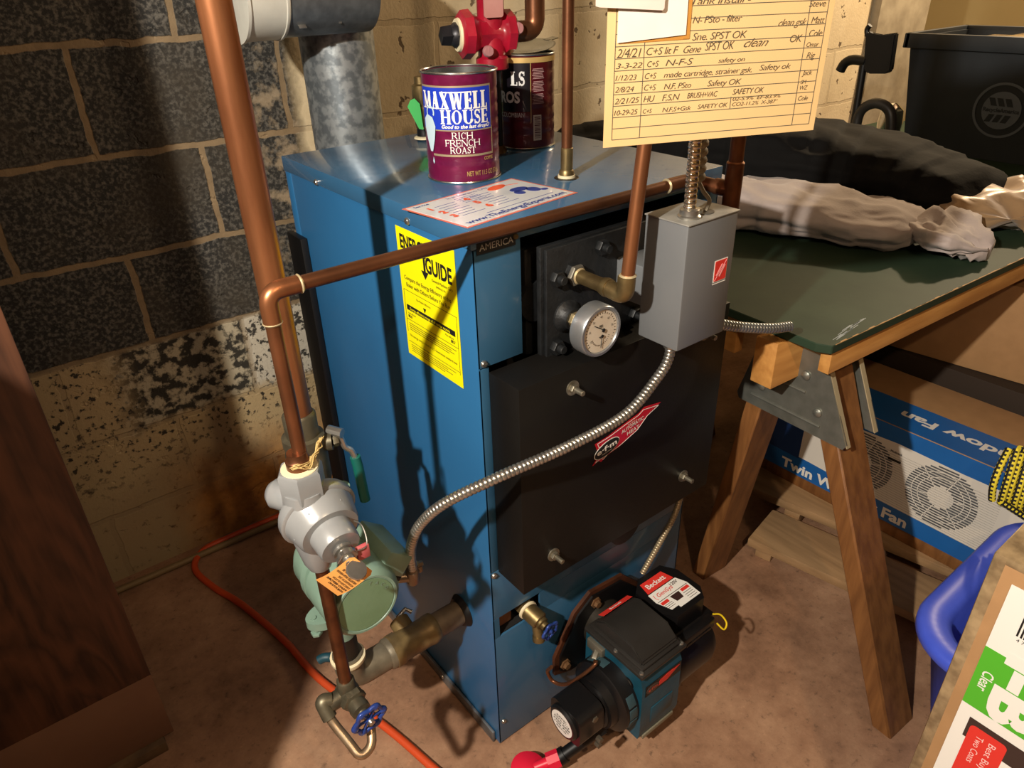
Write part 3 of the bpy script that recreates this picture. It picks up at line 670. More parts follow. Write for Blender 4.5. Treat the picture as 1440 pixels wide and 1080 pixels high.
for q_, tx in enumerate(('IMPORTANT', 'THIS VALVE MUST BE', 'INSTALLED WITH ARROW', 'POINTING IN THE', 'DIRECTION OF FLOW', 'READ BEFORE', 'ADJUSTING')):
    text(b, tx, TO, tu, tv, .004+.0053*q_, -.015, .0030, fmap=lambda a, c, l: tmap(a, c, .0008), rot=PI/2, width=.023+.004*(q_ % 3), bold=.02)
sub('tag_lettering', b, INKB, tgc)
b = B(); prism(b, ellipse(0, 0, .0065, .0065, 20), tmap(-.004, 0, .0006), tu, tv, .0003 if tu.cross(tv).y < 0 else -.0003); sub('reinforcing_ring', b, mat('brown_ring', 'a8541c', .6), tgc)

b = B(); cyl(b, (EX-.003, -.02, .415), (EX-.003, -.02, .66), .0092, n=22)
put('copper_pipe', b, COPPERD, label='dark copper pipe between the grey regulator and the blue-handled valve', cat='pipe')

# ------------------------------------------------------------------ lower valve with blue wheel
def wheel(b, c, ax, r, lobes=6):
    ax, a, b_ = frame(ax); path = []
    for i in range(97):
        t = 2*PI*i/96; rr = r*(1+.10*math.cos(lobes*t)); path.append(c+(a*math.cos(t)+b_*math.sin(t))*rr)
    tube(b, path, r*.15, 10, rf=None, cap=False)
    lathe(b, c-ax*.004, ax, [(0, r*.22), (.007, r*.22), (.009, r*.1)], 16)
    for k in range(lobes):
        t = 2*PI*k/lobes; e = c+(a*math.cos(t)+b_*math.sin(t))*r
        tube(b, [c, (c+e)/2-ax*.001, e], r*.09, 8)
        lathe(b, e-ax*r*.15, ax, [(0, r*.14), (r*.08, r*.24), (r*.24, r*.24), (r*.32, r*.12)], 12)
dv = thing('drain_valve', 'brass stop valve with a blue wheel handle below the regulator', 'valve', (EX, -.02, .34))
VC = V((EX-.003, -.02, .400)); va = V((.05, -1, -.12)).normalized()
b = B(); lathe(b, VC+V((0, 0, -.014)), (0, 0, 1), [(0, .012), (.006, .016), (.018, .017), (.028, .0135), (.040, .0125), (.042, .011)], 24)
lathe(b, VC, va, [(-.012, .015), (.010, .017), (.020, .0165), (.022, .013), (.030, .0145), (.038, .0140), (.041, .009), (.046, .008)], 24); hexn(b, VC+va*.010, VC+va*.020, .019)
cyl(b, VC, VC+V((-.030, .0, -.002)), .0125, n=20); put('body', b, BRASSG, dv)
b = B(); cyl(b, VC+va*.044, VC+va*.064, .004, n=12); put('spindle', b, BRASS, dv)
b = B(); wheel(b, VC+va*.060+V((0, 0, .008)), va, .0225); hw = put('wheel_handle', b, BLUEH, dv)
b = B(); lathe(b, VC+va*.064+V((0, 0, .008)), va, [(0, .0055), (.004, .0045), (.005, 0)], 12); sub('wheel_screw', b, STEEL, hw)
b = B(); e0 = VC+V((-.026, .0, .004)); pth = fillet([e0, e0+V((-.012, .004, .004)), e0+V((-.010, -.014, -.020)), e0+V((.000, -.048, -.046)), e0+V((.004, -.066, -.058)), e0+V((.024, -.064, -.054)), e0+V((.034, -.045, -.04))], .012)
tube(b, pth, .0068, 16); put('bypass_tube', b, mat('tinned_copper', 'a08468', .35, .85, 'c9b89c', 40, .6), dv)
b = B(); tube(b, pth[:14], .0105, 16); put('elbow_fitting', b, BRASSG, dv)

# ------------------------------------------------------------------ circulator pump
pu = thing('circulator_pump', 'pale green circulator pump with round motor on the lower riser', 'pump', (BX, BY, .41))
b = B()
cyl(b, (BX, BY, .36), (BX, BY, .68), .019, n=24)
lathe(b, (BX+.003, BY, .541), (0, -1, 0), [(-.034, .024), (-.026, .046), (-.012, .052), (.018, .052), (.022, .056), (.034, .056), (.036, .050)], 40)
for z_ in (.433, .645): 
    prism(b, ellipse(0, 0, .026, .052, 36), (BX, BY, z_), (0, 1, 0), (1, 0, 0), -.014)
put('volute', b, GREEN, pu)
for z_, s_ in ((.419, -1), (.645, 1)):
    for sx in (-1, 1):
        b = B(); p = V((BX+sx*.040, BY, z_)); hexn(b, p, p+V((0, 0, .006*s_)), .009); cyl(b, p, p+V((0, 0, -.03*s_)), .0045, n=10); put('flange_bolt', b, GREEN, pu)
MC_ = V((BX+.003, BY, .541)); 
b = B(); lathe(b, MC_+V((0, -.036, 0)), (0, -1, 0), [(0, .052), (.004, .0555), (.066, .0555), (.074, .053), (.080, .047), (.080, .044), (.0785, .043), (.0785, 0)], 48); put('motor', b, GREEN, pu)
b = B(); lathe(b, MC_+V((0, -.1146, 0)), (0, -1, 0), [(0, .042), (.0008, .0418), (.0008, 0)], 40); fc = put('face_plate', b, GREENF, pu)
b = B()
for i, ch_ in enumerate('TACO'): a = R(72-17*i); text(b, ch_, MC_+V((0, -.1158, 0)), (1, 0, 0), (0, 0, 1), .034*math.cos(a)-.002, .034*math.sin(a), .005, 'c', bold=.02, rot=a-PI/2)
sub('face_lettering', b, GREEN, fc)
b = B(); bxM = Matrix.Translation(MC_+V((.062, -.052, .022))) @ Matrix.Rotation(R(40), 4, 'Y')
t = B(); box(t, -.024, .020, -.046, .046, -.018, .018, .004); merge(b, t, 0, bxM); put('terminal_box', b, GREEN, pu)
b = B(); t = B(); box(t, -.023, .019, -.045, .045, -.024, -.0175, .001); merge(b, t, 0, bxM); put('box_gasket', b, BLACK, pu)
b = B(); t = B(); box(t, -.024, .020, -.046, .046, -.036, -.0235, .002); merge(b, t, 0, bxM); put('box_base', b, GREEN, pu)
b = B(); k0 = V((-.127, .016, .533)); lathe(b, k0, (0, .12, -1), [(0, .0088), (.010, .0092), (.012, .011), (.034, .0112), (.040, .009), (.041, 0)], 20); cyl(b, k0+V((0, .002, -.026)), k0+V((-.030, .018, -.024)), .0085, n=16); box(b, k0.x+.006, k0.x+.014, k0.y-.006, k0.y+.006, k0.z-.02, k0.z-.008, .002); hexn(b, k0+V((.002, 0, -.006)), k0+V((.016, -.002, -.006)), .0045)
put('conduit_connector', b, mat('conduit_metal', '8b7a68', .35, .85), pu)

# ------------------------------------------------------------------ iron return pipe
ip = thing('iron_pipe', 'rusty iron return pipe with tee entering the lower side of the boiler', 'pipe', (-.12, BY, .25))
RZ = .285
b = B(); cyl(b, (-.15, BY, RZ), (.003, BY, RZ), .0225, n=28); put('nipple', b, IRON, ip)
b = B(); lathe(b, (-.060, BY, RZ), (-1, 0, 0), [(0, .025), (.003, .0275), (.014, .0275), (.018, .0262), (.070, .0262), (.074, .029), (.088, .029), (.090, .026)], 32); cyl(b, (-.108, BY, RZ), (-.108, BY+.042, RZ+.012), .018, n=20); put('tee', b, mat('greasy_iron', '8a744c', .45, .4, '574830', 25, .9, .3, 70), ip)
b = B(); tube(b, fillet([(-.148, BY, RZ), (BX, BY, RZ), (BX, BY, RZ+.055)], .045, 12), .0245, 28); lathe(b, (-.142, BY, RZ), (-1, 0, 0), [(0, .0275), (.014, .0275), (.017, .025)], 28); put('elbow', b, mat('grey_iron', '857c69', .5, .45, '5f5748', 25, .9, .3, 80), ip)
b = B(); lathe(b, (BX, BY, RZ+.040), (0, 0, 1), [(0, .026), (.004, .0285), (.010, .0285), (.013, .020)], 28); put('seal_ring', b, CREAMR, ip)
b = B(); cyl(b, (BX, BY, RZ+.045), (BX, BY, .385), .0195, n=24); put('riser_nipple', b, mat('black_iron', '2d2620', .5, .5), ip)
b = B(); lathe(b, (-.010, BY, RZ), (1, 0, 0), [(0, .026), (.0095, .032)], 24); put('boot_ring', b, BLACK, ip)
b = B(); tube(b, [(-.115, BY+.03, RZ+.012), (-.107, BY+.044, RZ+.020), (-.09, BY+.048, RZ+.024), (-.082, BY+.040, RZ+.018)], .004, 8); put('drain_lever', b, STEEL, ip)
b = B(); tube(b, spline([(BX-.004, BY+.024, RZ+.025), (BX-.010, BY+.045, RZ+.010), (BX-.022, BY+.056, RZ+.008), (BX-.030, BY+.06, RZ+.004)], .004), .008, 12); put('valve_grip', b, mat('teal_vinyl_grip', '123c48', .5), ip)

# ------------------------------------------------------------------ boiler drain valve low on the front
dr = thing('drain_valve', 'brass boiler drain with small blue wheel at the lower front panel slot', 'valve', (.09, -.04, .27))
DX = .074
b = B(); hexn(b, (DX, .03, .319), (DX, .0, .316), .017); cyl(b, (DX, -.0, .316), (DX+.006, -.030, .306), .0165, n=24, ch=.002); lathe(b, (DX+.006, -.028, .306), (.1, -1, -.2), [(0, .012), (.008, .012), (.010, .008), (.016, .008)], 20); cyl(b, (DX+.004, -.02, .308), (DX+.000, -.032, .276), .0095, n=16); lathe(b, (DX, -.032, .278), (-.1, -.2, -1), [(0, .011), (.010, .0115)], 20); put('body', b, BRASS, dr)
b = B(); lathe(b, (DX+.0005, -.001, .3155), (0, -1, -.1), [(0, .0185), (.004, .018), (.005, .0165)], 24); put('sealant_ring', b, CREAMR, dr)
b = B(); wheel(b, V((DX+.010, -.052, .299)), V((.1, -1, -.1)), .0165, 5); put('wheel_handle', b, BLUEH, dr)
b = B(); box(b, .022, .05, .012, .05, .296, .330, .004); put('rusty_plug', b, mat('rust_brown', '6b4426', .7, .3), dr)

# ------------------------------------------------------------------ burner
bu = thing('oil_burner', 'teal and black oil burner with motor and control on the floor before the boiler', 'burner', (.23, -.14, 0))
# flange and blast tube
fl = [(.118, .130), (.118, .175), (.165, .262), (.205, .290), (.290, .282), (.345, .225), (.345, .150), (.300, .115), (.16, .112)]
b = B(); prism(b, fl, (0, -.018, 0), (1, 0, 0), (0, 0, 1), .007); flg = put('mounting_flange', b, mat('rusty_flange', '5a3018', .6, .4, '2c1a10', 18, .9), bu)
b = B(); prism(b, [(x*.9+.023, z*.9+.020) for x, z in fl], (0, -.0255, 0), (1, 0, 0), (0, 0, 1), .004); sub('gasket_face', b, BLACK, flg)
for x_, z_ in ((.140, .150), (.215, .262), (.325, .19)): 
    b = B(); lathe(b, (x_, -.029, z_), (0, -1, 0), [(0, .012), (.003, .012), (.004, .008), (.010, .007)], 6); sub('flange_nut', b, mat('rusty_nut', '7a5a3c', .5, .5), flg)
b = B(); cyl(b, (.235, .05, .20), (.235, -.06, .20), .048, n=32); put('blast_tube', b, mat('sooty_steel', '38332c', .5, .6), bu)
# scroll housing : profile in the y-z plane, extruded along x
prof = []
cy_, cz_ = -.105, .135
for i in range(25):
    a = R(180+ 150*i/24) ; prof.append((cy_+.086*math.cos(a), cz_+.086*math.sin(a)))
prof = [(-.045, .232), (-.045, .12)]+[(cy_+.086*math.cos(R(a)), cz_+.084*math.sin(R(a))) for a in range(-20, -125, -8)]+[(-.186, .066), (-.190, .082), (-.188, .205), (-.180, .226)]
b = B(); prism(b, prof, (.178, 0, 0), (0, 1, 0), (0, 0, 1), .102)
bmesh.ops.bevel(b, geom=[e for e in b.edges if len(e.link_faces) == 2 and e.calc_face_angle(0) > 1.2], offset=.003, segments=2, affect='EDGES')
hs = put('fan_housing', b, TEAL, bu, ang=30)
b = B(); lathe(b, (.1785, -.155, .190), (-1, 0, 0), [(0, .0125), (.0012, .0125), (.0012, .009)], 24); sub('inspection_port', b, BLACK, hs)
b = B(); lathe(b, (.1772, -.155, .190), (-1, 0, 0), [(0, .008), (.0004, .008)], 20); sub('port_plug', b, mat('port_grey', '3b3834', .6), hs)
# arrow badge on the housing front
AO, AU, AV = V((.186, -.1885, .178)), V((1, 0, 0)), V((0, 0, 1))
b = B(); quad(b, AO, AU, AV, 0, .092, 0, .026, t=.0006); ab = sub('badge_plate', b, BLACK, hs)
b = B(); prism(b, [(.030, .006), (.036, .018), (.056, .022), (.088, .020), (.070, .012), (.056, .005)], AO+V((0, -.0008, 0)), AU, AV, .0004); sub('badge_arrow', b, INKR, ab)
b = B(); prism(b, ellipse(.018, .012, .016, .010), AO+V((0, -.0008, 0)), AU, AV, .0004); sub('badge_oval', b, mat('badge_grey_oval', '4a3a34', .5), ab)
b = B(); text(b, 'e\u00b7f\u00b7m', AO, AU, AV, .018, .009, .008, 'c', lift=.0016, bold=.02); sub('badge_initials', b, mat('badge_red_line', 'c8503c', .5), ab)
b = B(); box(b, .205, .262, -.1905, -.186, .095, .135, .001); sub('air_cover', b, mat('teal_shade_paint', '18485a', .45), hs)
b = B(); box(b, .190, .272, -.1895, -.16, .058, .068, .001); sub('lower_lip', b, mat('worn_edge_metal', '8b8672', .5, .4), hs)
# air band and shutter
b = B(); lathe(b, (.1785, -.118, .140), (-1, 0, 0), [(0, .068), (.030, .068), (.033, .064), (.036, .052), (.052, .050)], 48); air = put('air_band', b, PLBLACK, bu)
for a_ in (-32, -12, 60, 82, 104, 165):
    a = R(a_)
    b = B(); t = B(); box(t, -.024, -.006, -.011, .011, -.0008, .0012, .001)
    merge(b, t, 0, Matrix.Translation((.1785, -.118, .140)) @ Matrix.Rotation(a, 4, 'X') @ Matrix.Translation((0, 0, .0678))); sub('air_slot', b, mat('slot_grey_teal', '2f474e', .5), air)
# pump
b = B(); lathe(b, (.128, -.118, .140), (-1, 0, 0), [(0, .045), (.006, .045), (.008, .040), (.016, .040)], 32)
prism(b, rrect(-.158, -.080, .102, .176, .014), (.114, 0, 0), (0, 1, 0), (0, 0, 1), -.0)if 0 else None
t = B(); prism(t, rrect(-.158, -.082, .112, .184, .016), (.060, 0, 0), (0, 1, 0), (0, 0, 1), .056); bmesh.ops.bevel(t, geom=[e for e in t.edges if e.calc_face_angle(0) > 1.2], offset=.003, segments=2, affect='EDGES'); merge(b, t)
lathe(b, (.062, -.120, .150), (-1, 0, 0), [(0, .034), (.006, .034), (.010, .030)], 32); pm = put('fuel_pump', b, PLBLACK, bu)
b = B(); lathe(b, (.0525, -.120, .150), (-1, 0, 0), [(0, .0265), (.0006, .0265)], 32); pl_ = sub('pump_label', b, WHITE, pm)
b = B()
for q_, tx in enumerate(('SUNTEC', 'A2VA-7116', '3450 RPM', '100 PSI', 'Made in USA')): text(b, tx, (.0518, -.120, .150), (0, -1, 0), (0, 0, 1), 0, .012-.007*q_, .004, 'c', width=(.026, .04, .042, .036, .026)[q_], bold=.01)
sub('pump_lettering', b, INKB, pl_)
for y_, z_, r_ in ((-.150, .165, .007), (-.166, .125, .006), (-.163, .108, .006), (-.088, .165, .006)):
    b = B(); hexn(b, (.095, y_, z_), (.095-.0, y_-.010, z_), r_); sub('pump_fitting', b, mat('dull_fitting', '6f675a', .4, .7), pm)
# copper nozzle line
b = B(); tube(b, spline([(.150, -.098, .214), (.145, -.105, .218), (.125, -.091, .189), (.112, -.062, .147), (.106, -.035, .133), (.100, -.025, .155), (.100, -.037, .180)], .004), .0036, 10); put('nozzle_line', b, COPPER, bu)
b = B(); hexn(b, (.176, -.078, .206), (.160, -.086, .199), .0075); box(b, .170, .186, -.095, -.055, .20, .222, .002); put('line_fitting', b, mat('dull_steel_fitting', '8b8678', .4, .7), bu)
# igniter plate on top
b = B(); box(b, .172, .288, -.190, -.045, .232, .240, .002); box(b, .180, .280, -.182, -.052, .239, .246, .002)
ig = put('igniter_base', b, PLGREY, bu)
b = B()
pr = [(-.176, .244), (-.176, .252), (-.150, .272), (-.082, .275), (-.060, .260), (-.056, .244)]
prism(b, pr, (.186, 0, 0), (0, 1, 0), (0, 0, 1), .092); bmesh.ops.bevel(b, geom=b.edges[:], offset=.003, segments=2, affect='EDGES'); put('igniter', b, PLGREY, bu)
for x_, y_ in ((.179, -.120), (.179, -.182), (.281, -.182), (.281, -.12)): screw(ig, (x_, y_, .240), (0, 0, 1), .0045)
b = B(); IO, IU, IV = V((.196, -.066, .2700)), V((1, 0, 0)), V((0, .86, -.51)).normalized(); quad(b, IO, IU, IV, 0, .075, -.004, .011, t=.0004); ib = put('igniter_label', b, INKR, bu)
b = B(); text(b, 'Beckett', IO, IU, IV, .037, .0, .0065, 'c', bold=.02, lift=.001); sub('igniter_lettering', b, WHITE, ib)
# primary control: chamfered black box
cpoly = [(.300, -.052), (.330, -.030), (.392, -.030), (.410, -.060), (.410, -.118), (.392, -.142), (.318, -.142), (.300, -.12)]
b = B(); prism(b, cpoly, (0, 0, .198), (1, 0, 0), (0, 1, 0), .050); bmesh.ops.bevel(b, geom=[e for e in b.edges if e.calc_face_angle(0) > 1.2], offset=.005, segments=3, affect='EDGES'); pc = put('primary_control', b, PLBLACK, bu)
b = B(); box(b, .288, .418, -.152, -.028, .193, .1995, .003); put('control_base', b, PLBLACK, bu)
LO = V((0, 0, .2482)); lx, ly = (1, 0, 0), (0, 1, 0)
b = B(); prism(b, [(.315, -.070), (.321, -.043), (.380, -.043), (.387, -.070)], LO, lx, ly, .0004); sub('control_label', b, INKR, pc)
b = B(); prism(b, [(.313, -.072), (.389, -.072), (.398, -.094), (.396, -.130), (.340, -.130), (.340, -.124), (.322, -.124), (.311, -.094)], LO, lx, ly, .0004); cl = sub('control_label', b, WHITE, pc)
b = B(); text(b, 'Beckett', LO, lx, ly, .350, -.062, .011, 'c', bold=.02, lift=.0008); sub('control_lettering', b, WHITE, pc)
b = B(); text(b, 'GeniSys', LO, lx, ly, .346, -.088, .009, 'c', shear=.2, lift=.0008, bold=.01); stroke(b, [(.320, -.078), (.318, -.086), (.321, -.092)], .001, LO, lx, ly, .0007); quad(b, LO, lx, ly, .316, .335, -.107, -.100, t=.0007); quad(b, LO, lx, ly, .372, .393, -.106, -.099, t=.0007); sub('control_lettering', b, INKR, cl)
b = B(); text(b, '120V', LO, lx, ly, .376, -.083, .007, 'c', lift=.0008, bold=.02); stroke(b, [(.314, -.0965), (.395, -.0965)], .0012, LO, lx, ly, .0007); prism(b, [(.343, -.100), (.367, -.100), (.364, -.116), (.346, -.116)], LO, lx, ly, .0008)
for q_ in range(4): stroke(b, [(.370, -.110-.005*q_), (.392, -.110-.005*q_)], .0009, LO, lx, ly, .0007)
for q_ in range(3): stroke(b, [(.317, -.110-.004*q_), (.338, -.110-.004*q_)], .0009, LO, lx, ly, .0007)
sub('control_print', b, mat('dark_print', '3a2422', .5), cl)
b = B(); tube(b, spline([(.405, -.158, .208), (.420, -.165, .202), (.424, -.178, .188), (.412, -.182, .182), (.404, -.170, .194)], .003), .0018, 8); put('yellow_wire', b, mat('yellow_insulation', 'e8c820', .4), bu)
b = B(); box(b, .290, .400, -.168, -.150, .185, .210, .003); box(b, .318, .388, -.1692, -.166, .187, .194, .0005); put('junction_box', b, PLBLACK, bu)
# motor
b = B(); lathe(b, (.280, -.118, .140), (1, 0, 0), [(0, .070), (.008, .070), (.012, .066), (.105, .066), (.120, .060), (.128, .045), (.130, 0)], 48); put('motor', b, PLBLACK, bu)
b = B(); box(b, .19, .26, -.12, -.08, .0, .055, .003); put('support_foot', b, CAST, bu)

# ------------------------------------------------------------------ oil line with red valve on the floor
ol = thing('oil_line', 'black pipe nipple from the burner pump to a red-handled safety valve', 'pipe', (.03, -.10, .03))
pa, pb = V((.137, -.142, .094)), V((.052, -.112, .042)); pe = pb+V((-.052, .024, -.014))
b = B(); cyl(b, pa, pb, .0115, n=20); cyl(b, pa.lerp(pb, .02), pa.lerp(pb, .16), .0145, n=6); cyl(b, pa.lerp(pb, .86), pb, .015, n=20); put('nipple', b, BLACK, ol)
b = B(); cyl(b, pb.lerp(pa, .02), pb.lerp(pe, .35), .017, n=8); lathe(b, pe+V((0, 0, -.006)), V((.1, -.2, 1)), [(0, .024), (.006, .034), (.010, .034), (.015, .024), (.019, .010), (.021, 0)], 32); cyl(b, pb, pe, .010, n=16); put('valve_handle', b, REDH, ol)
b = B(); cyl(b, pe, pe+V((0, 0, -.027)), .012, n=16); tube(b, fillet([pe, pe+V((.01, -.05, -.018)), pe+V((.05, -.4, -.020))], .03), .006, 12); put('supply_tube', b, COPPERD, ol)

# ------------------------------------------------------------------ flue
fx, fy, fr = .213, .75, .0735
fl_ = thing('flue_pipe', 'galvanised flue pipe rising between the boiler and the block wall', 'flue', (fx, fy, .3))
b = B(); cyl(b, (fx, fy, .35), (fx, fy, 1.55), fr, n=56); put('stack', b, mat('spangled_galvanised', 'a9b0b4', .38, .7, '7c848a', 55, 1., .2, 60, detail=3, lo=.42, hi=.58), fl_)
b = B(); tube(b, fillet([(fx, fy, .37), (fx, fy, .30), (fx, .57, .30)], .06, 10), fr-.001, 48); put('elbow', b, GALV, fl_)
b = B(); a0, a1 = V((fx+.02, .66, 1.275)), V((.055, .66, 1.275))
cyl(b, a0, a1, .0735, n=56); put('branch', b, GALVD, fl_)
b = B(); lathe(b, a1, (-1, 0, 0), [(-.006, .076), (-.004, .0775), (0, .0775), (.001, .076), (.062, .076), (.063, .079), (.068, .079), (.069, .072), (.069, 0)], 56); put('damper_collar', b, mat('pale_zinc', 'd6d6cc', .45, .2, 'c5c4ba', 30, .5), fl_)
for dx in (.022, .095):
    b = B(); p = V((.062+dx, .66-.052, 1.275-.052)); t = B(); box(t, -.007, .007, -.0008, .0012, -.007, .007, .0005) if dx < .05 else lathe(t, (0, .001, 0), (0, -1, 0), [(0, .003), (.002, .003)], 10); merge(b, t, 0, Matrix.Translation(p) @ Matrix.Rotation(R(-45), 4, 'X')); put('clip', b, STEEL, fl_)
b = B(); box(b, fx-.01, fx+.01, .735, .80, 1.2, 1.21); cyl(b, (fx, .66, 1.275), (fx, .75, 1.275), .06, n=32); put('tee_neck', b, GALVD, fl_)

# ------------------------------------------------------------------ coffee cans
def can_map(cx, cy, r, a0):
    """x runs round the wall of the tin from angle a0 (to the right as seen), y is height"""
    return lambda x, y, l=0: V((cx+(r+l)*math.cos(a0+x/r), cy+(r+l)*math.sin(a0+x/r), y))
def wrap(bm, fmap, x0, x1, y0, y1, l, n=24, mi=0):
    A = [(bm.verts.new(fmap(x0+(x1-x0)*i/n, y0, l)), bm.verts.new(fmap(x0+(x1-x0)*i/n, y1, l))) for i in range(n+1)]
    for a, c in zip(A, A[1:]): bm.faces.new([a[0], c[0], c[1], a[1]]).material_index = mi
SERIF = {}
def slab(bm, s, fmap, x, y, h, w_, lift, weight=.20):
    """heavy serif capitals drawn as thick and thin strokes"""
    T = weight*h; t = .07*h; sf = .07*h
    def st(pts, th):
        for (a, c), (d, e) in zip(pts, pts[1:]):
            dx, dy = d-a, e-c; l = math.hypot(dx, dy) or 1; nx, ny = -dy/l*th/2, dx/l*th/2; k = max(1, int(l/(h*.25)))
            for i in range(k):
                p0 = (a+dx*i/k, c+dy*i/k); p1 = (a+dx*(i+1)/k, c+dy*(i+1)/k)
                vs = [bm.verts.new(fmap(cx_+px, y+py, lift)) for px, py in ((p0[0]+nx, p0[1]+ny), (p0[0]-nx, p0[1]-ny), (p1[0]-nx, p1[1]-ny), (p1[0]+nx, p1[1]+ny))]
                bm.faces.new(vs)
    def arc(cx0, cy0, rx, ry, a0, a1, n=14, th=None):
        P = [(cx0+rx*math.cos(R(a0+(a1-a0)*i/n)), cy0+ry*math.sin(R(a0+(a1-a0)*i/n))) for i in range(n+1)]
        for p, q in zip(P, P[1:]):
            m_ = R(0); am = math.atan2((p[1]+q[1])/2-cy0, (p[0]+q[0])/2-cx0); st([p, q], t+(T-t)*abs(math.cos(am))**1.5 if th is None else th)
    def ser(xc, yc, wd): st([(xc-wd/2, yc), (xc+wd/2, yc)], sf)
    WD = {'M': 1.15, 'A': .85, 'X': .85, 'W': 1.2, 'E': .72, 'L': .70, 'H': .92, 'O': .95, 'U': .88, 'S': .66, 'R': .85, 'I': .45, 'C': .8, 'F': .68, 'N': .92, 'T': .78, ' ': .4}
    tot = sum(WD[c] for c in s)*h; k = w_/tot; cx_ = x
    for c in s:
        wd = WD[c]*h*k; g = .06*h; l0, r0 = g+T/2, wd-g-T/2; lo, hi_ = sf/2, h-sf/2; sw = T+.13*h
        if c in 'MHNEFLRIUDT' or c == 'T':
            if c in 'I': st([(wd/2, 0), (wd/2, h)], T); ser(wd/2, lo, sw); ser(wd/2, hi_, sw)
            elif c == 'T': st([(wd/2, 0), (wd/2, h)], T); ser(wd/2, lo, sw); st([(g, hi_), (wd-g, hi_)], sf*1.2); st([(g+t/2, h), (g+t/2, h*.78)], t); st([(wd-g-t/2, h), (wd-g-t/2, h*.78)], t)
            elif c == 'U': st([(l0, h), (l0, h*.35)], T); ser(l0, hi_, sw); st([(wd-g-t, h), (wd-g-t, h*.35)], t); ser(wd-g-t, hi_, sw*.8); arc((l0+wd-g-t)/2, h*.35, (wd-g-t-l0)/2, h*.31, 180, 360)
            else: st([(l0, 0), (l0, h)], t if c in 'MN' else T); ser(l0, lo, sw); ser(l0, hi_, sw)
        if c == 'M': st([(r0, 0), (r0, h)], T); ser(r0, lo, sw); st([(r0, h), (wd/2, h*.1)], t); st([(l0, h), (wd/2, h*.1)], T*.9)
        if c == 'H': st([(r0, 0), (r0, h)], T); ser(r0, lo, sw); ser(r0, hi_, sw); st([(l0, h/2), (r0, h/2)], sf*1.2)
        if c == 'N': st([(r0, 0), (r0, h)], t); ser(r0, hi_, sw); st([(l0, h), (r0, 0)], T)
        if c in 'EF': st([(l0, hi_), (wd-g, hi_)], sf*1.1); st([(wd-g-t/2, h), (wd-g-t/2, h*.76)], t); st([(l0, h/2), (wd*.72, h/2)], sf); st([(wd*.72, h*.62), (wd*.72, h*.38)], t)
        if c in 'EL': st([(l0, lo), (wd-g, lo)], sf*1.1); st([(wd-g-t/2, 0), (wd-g-t/2, h*.26)], t)
        if c == 'R': st([(l0, hi_), (wd*.55, hi_)], sf); st([(l0, h*.5), (wd*.55, h*.5)], sf); arc(wd*.52, h*.74, wd*.24, h*.22, -90, 90); st([(wd*.48, h*.5), (wd-g, 0)], T)
        if c == 'A': st([(wd/2, h), (wd-g-T/2, 0)], T); st([(wd/2, h), (g+t, 0)], t); ser(wd-g-T/2, lo, sw); ser(g+t, lo, sw*.8); st([(wd*.3, h*.33), (wd*.7, h*.33)], sf)
        if c == 'X': st([(g+t, h), (wd-g-t, 0)], T); st([(wd-g-t, h), (g+t, 0)], t); [ser(q_, z_, sw*.8) for q_ in (g+T*.6, wd-g-T*.6) for z_ in (lo, hi_)]
        if c == 'W': st([(g+t, h), (wd*.33, 0)], T*.9); st([(wd*.33, 0), (wd*.5, h*.9)], t); st([(wd*.5, h*.95), (wd*.7, 0)], T*.9); st([(wd*.7, 0), (wd-g-t, h)], t); [ser(q_, hi_, sw) for q_ in (g+t, wd*.5, wd-g-t)]
        if c == 'O': arc(wd/2, h/2, wd/2-g-T/2, h/2-t/2, 0, 360, 28)
        if c == 'C': arc(wd/2, h/2, wd/2-g-T/2, h/2-t/2, 45, 315, 20); st([(wd-g-t, h*.98), (wd-g-t, h*.72)], t)
        if c == 'S': arc(wd/2, h*.74, wd*.27, h*.22, 30, 230, 12, (T+t)*.42); arc(wd/2, h*.27, wd*.29, h*.235, 50, -150, 12, (T+t)*.42); st([(wd*.38, h*.58), (wd*.68, h*.42)], T); st([(wd*.8, h), (wd*.8, h*.7)], t); st([(wd*.17, 0), (wd*.17, h*.3)], t)
        cx_ += wd
def coffee_can(cx, cy, r, h, name_label, m_wall, a_face):
    t_ = thing('coffee_can', name_label, 'can', (cx, cy, H))
    b = B(); pf = [(0.0, r-.001), (.001, r+.0012), (.003, r+.0012), (.004, r)]
    nr = 5
    for k in range(nr): z = h*(.2+.16*k); pf += [(z-.003, r), (z, r-.0011), (z+.003, r)]
    pf += [(h-.004, r), (h-.003, r+.0012), (h-.0005, r+.0012)]
    d, a, b_ = frame((0, 0, 1)); rings = []
    inner = [(h-.0005, r-.001), (h-.004, r-.0018), (.003, r-.0018), (.003, 0)]
    lathe(b, (cx, cy, H+.0005), (0, 0, 1), pf[3:-2], 72)
    wall = put('wall', b, m_wall, t_)
    return t_, can_map(cx, cy, r, a_face), wall
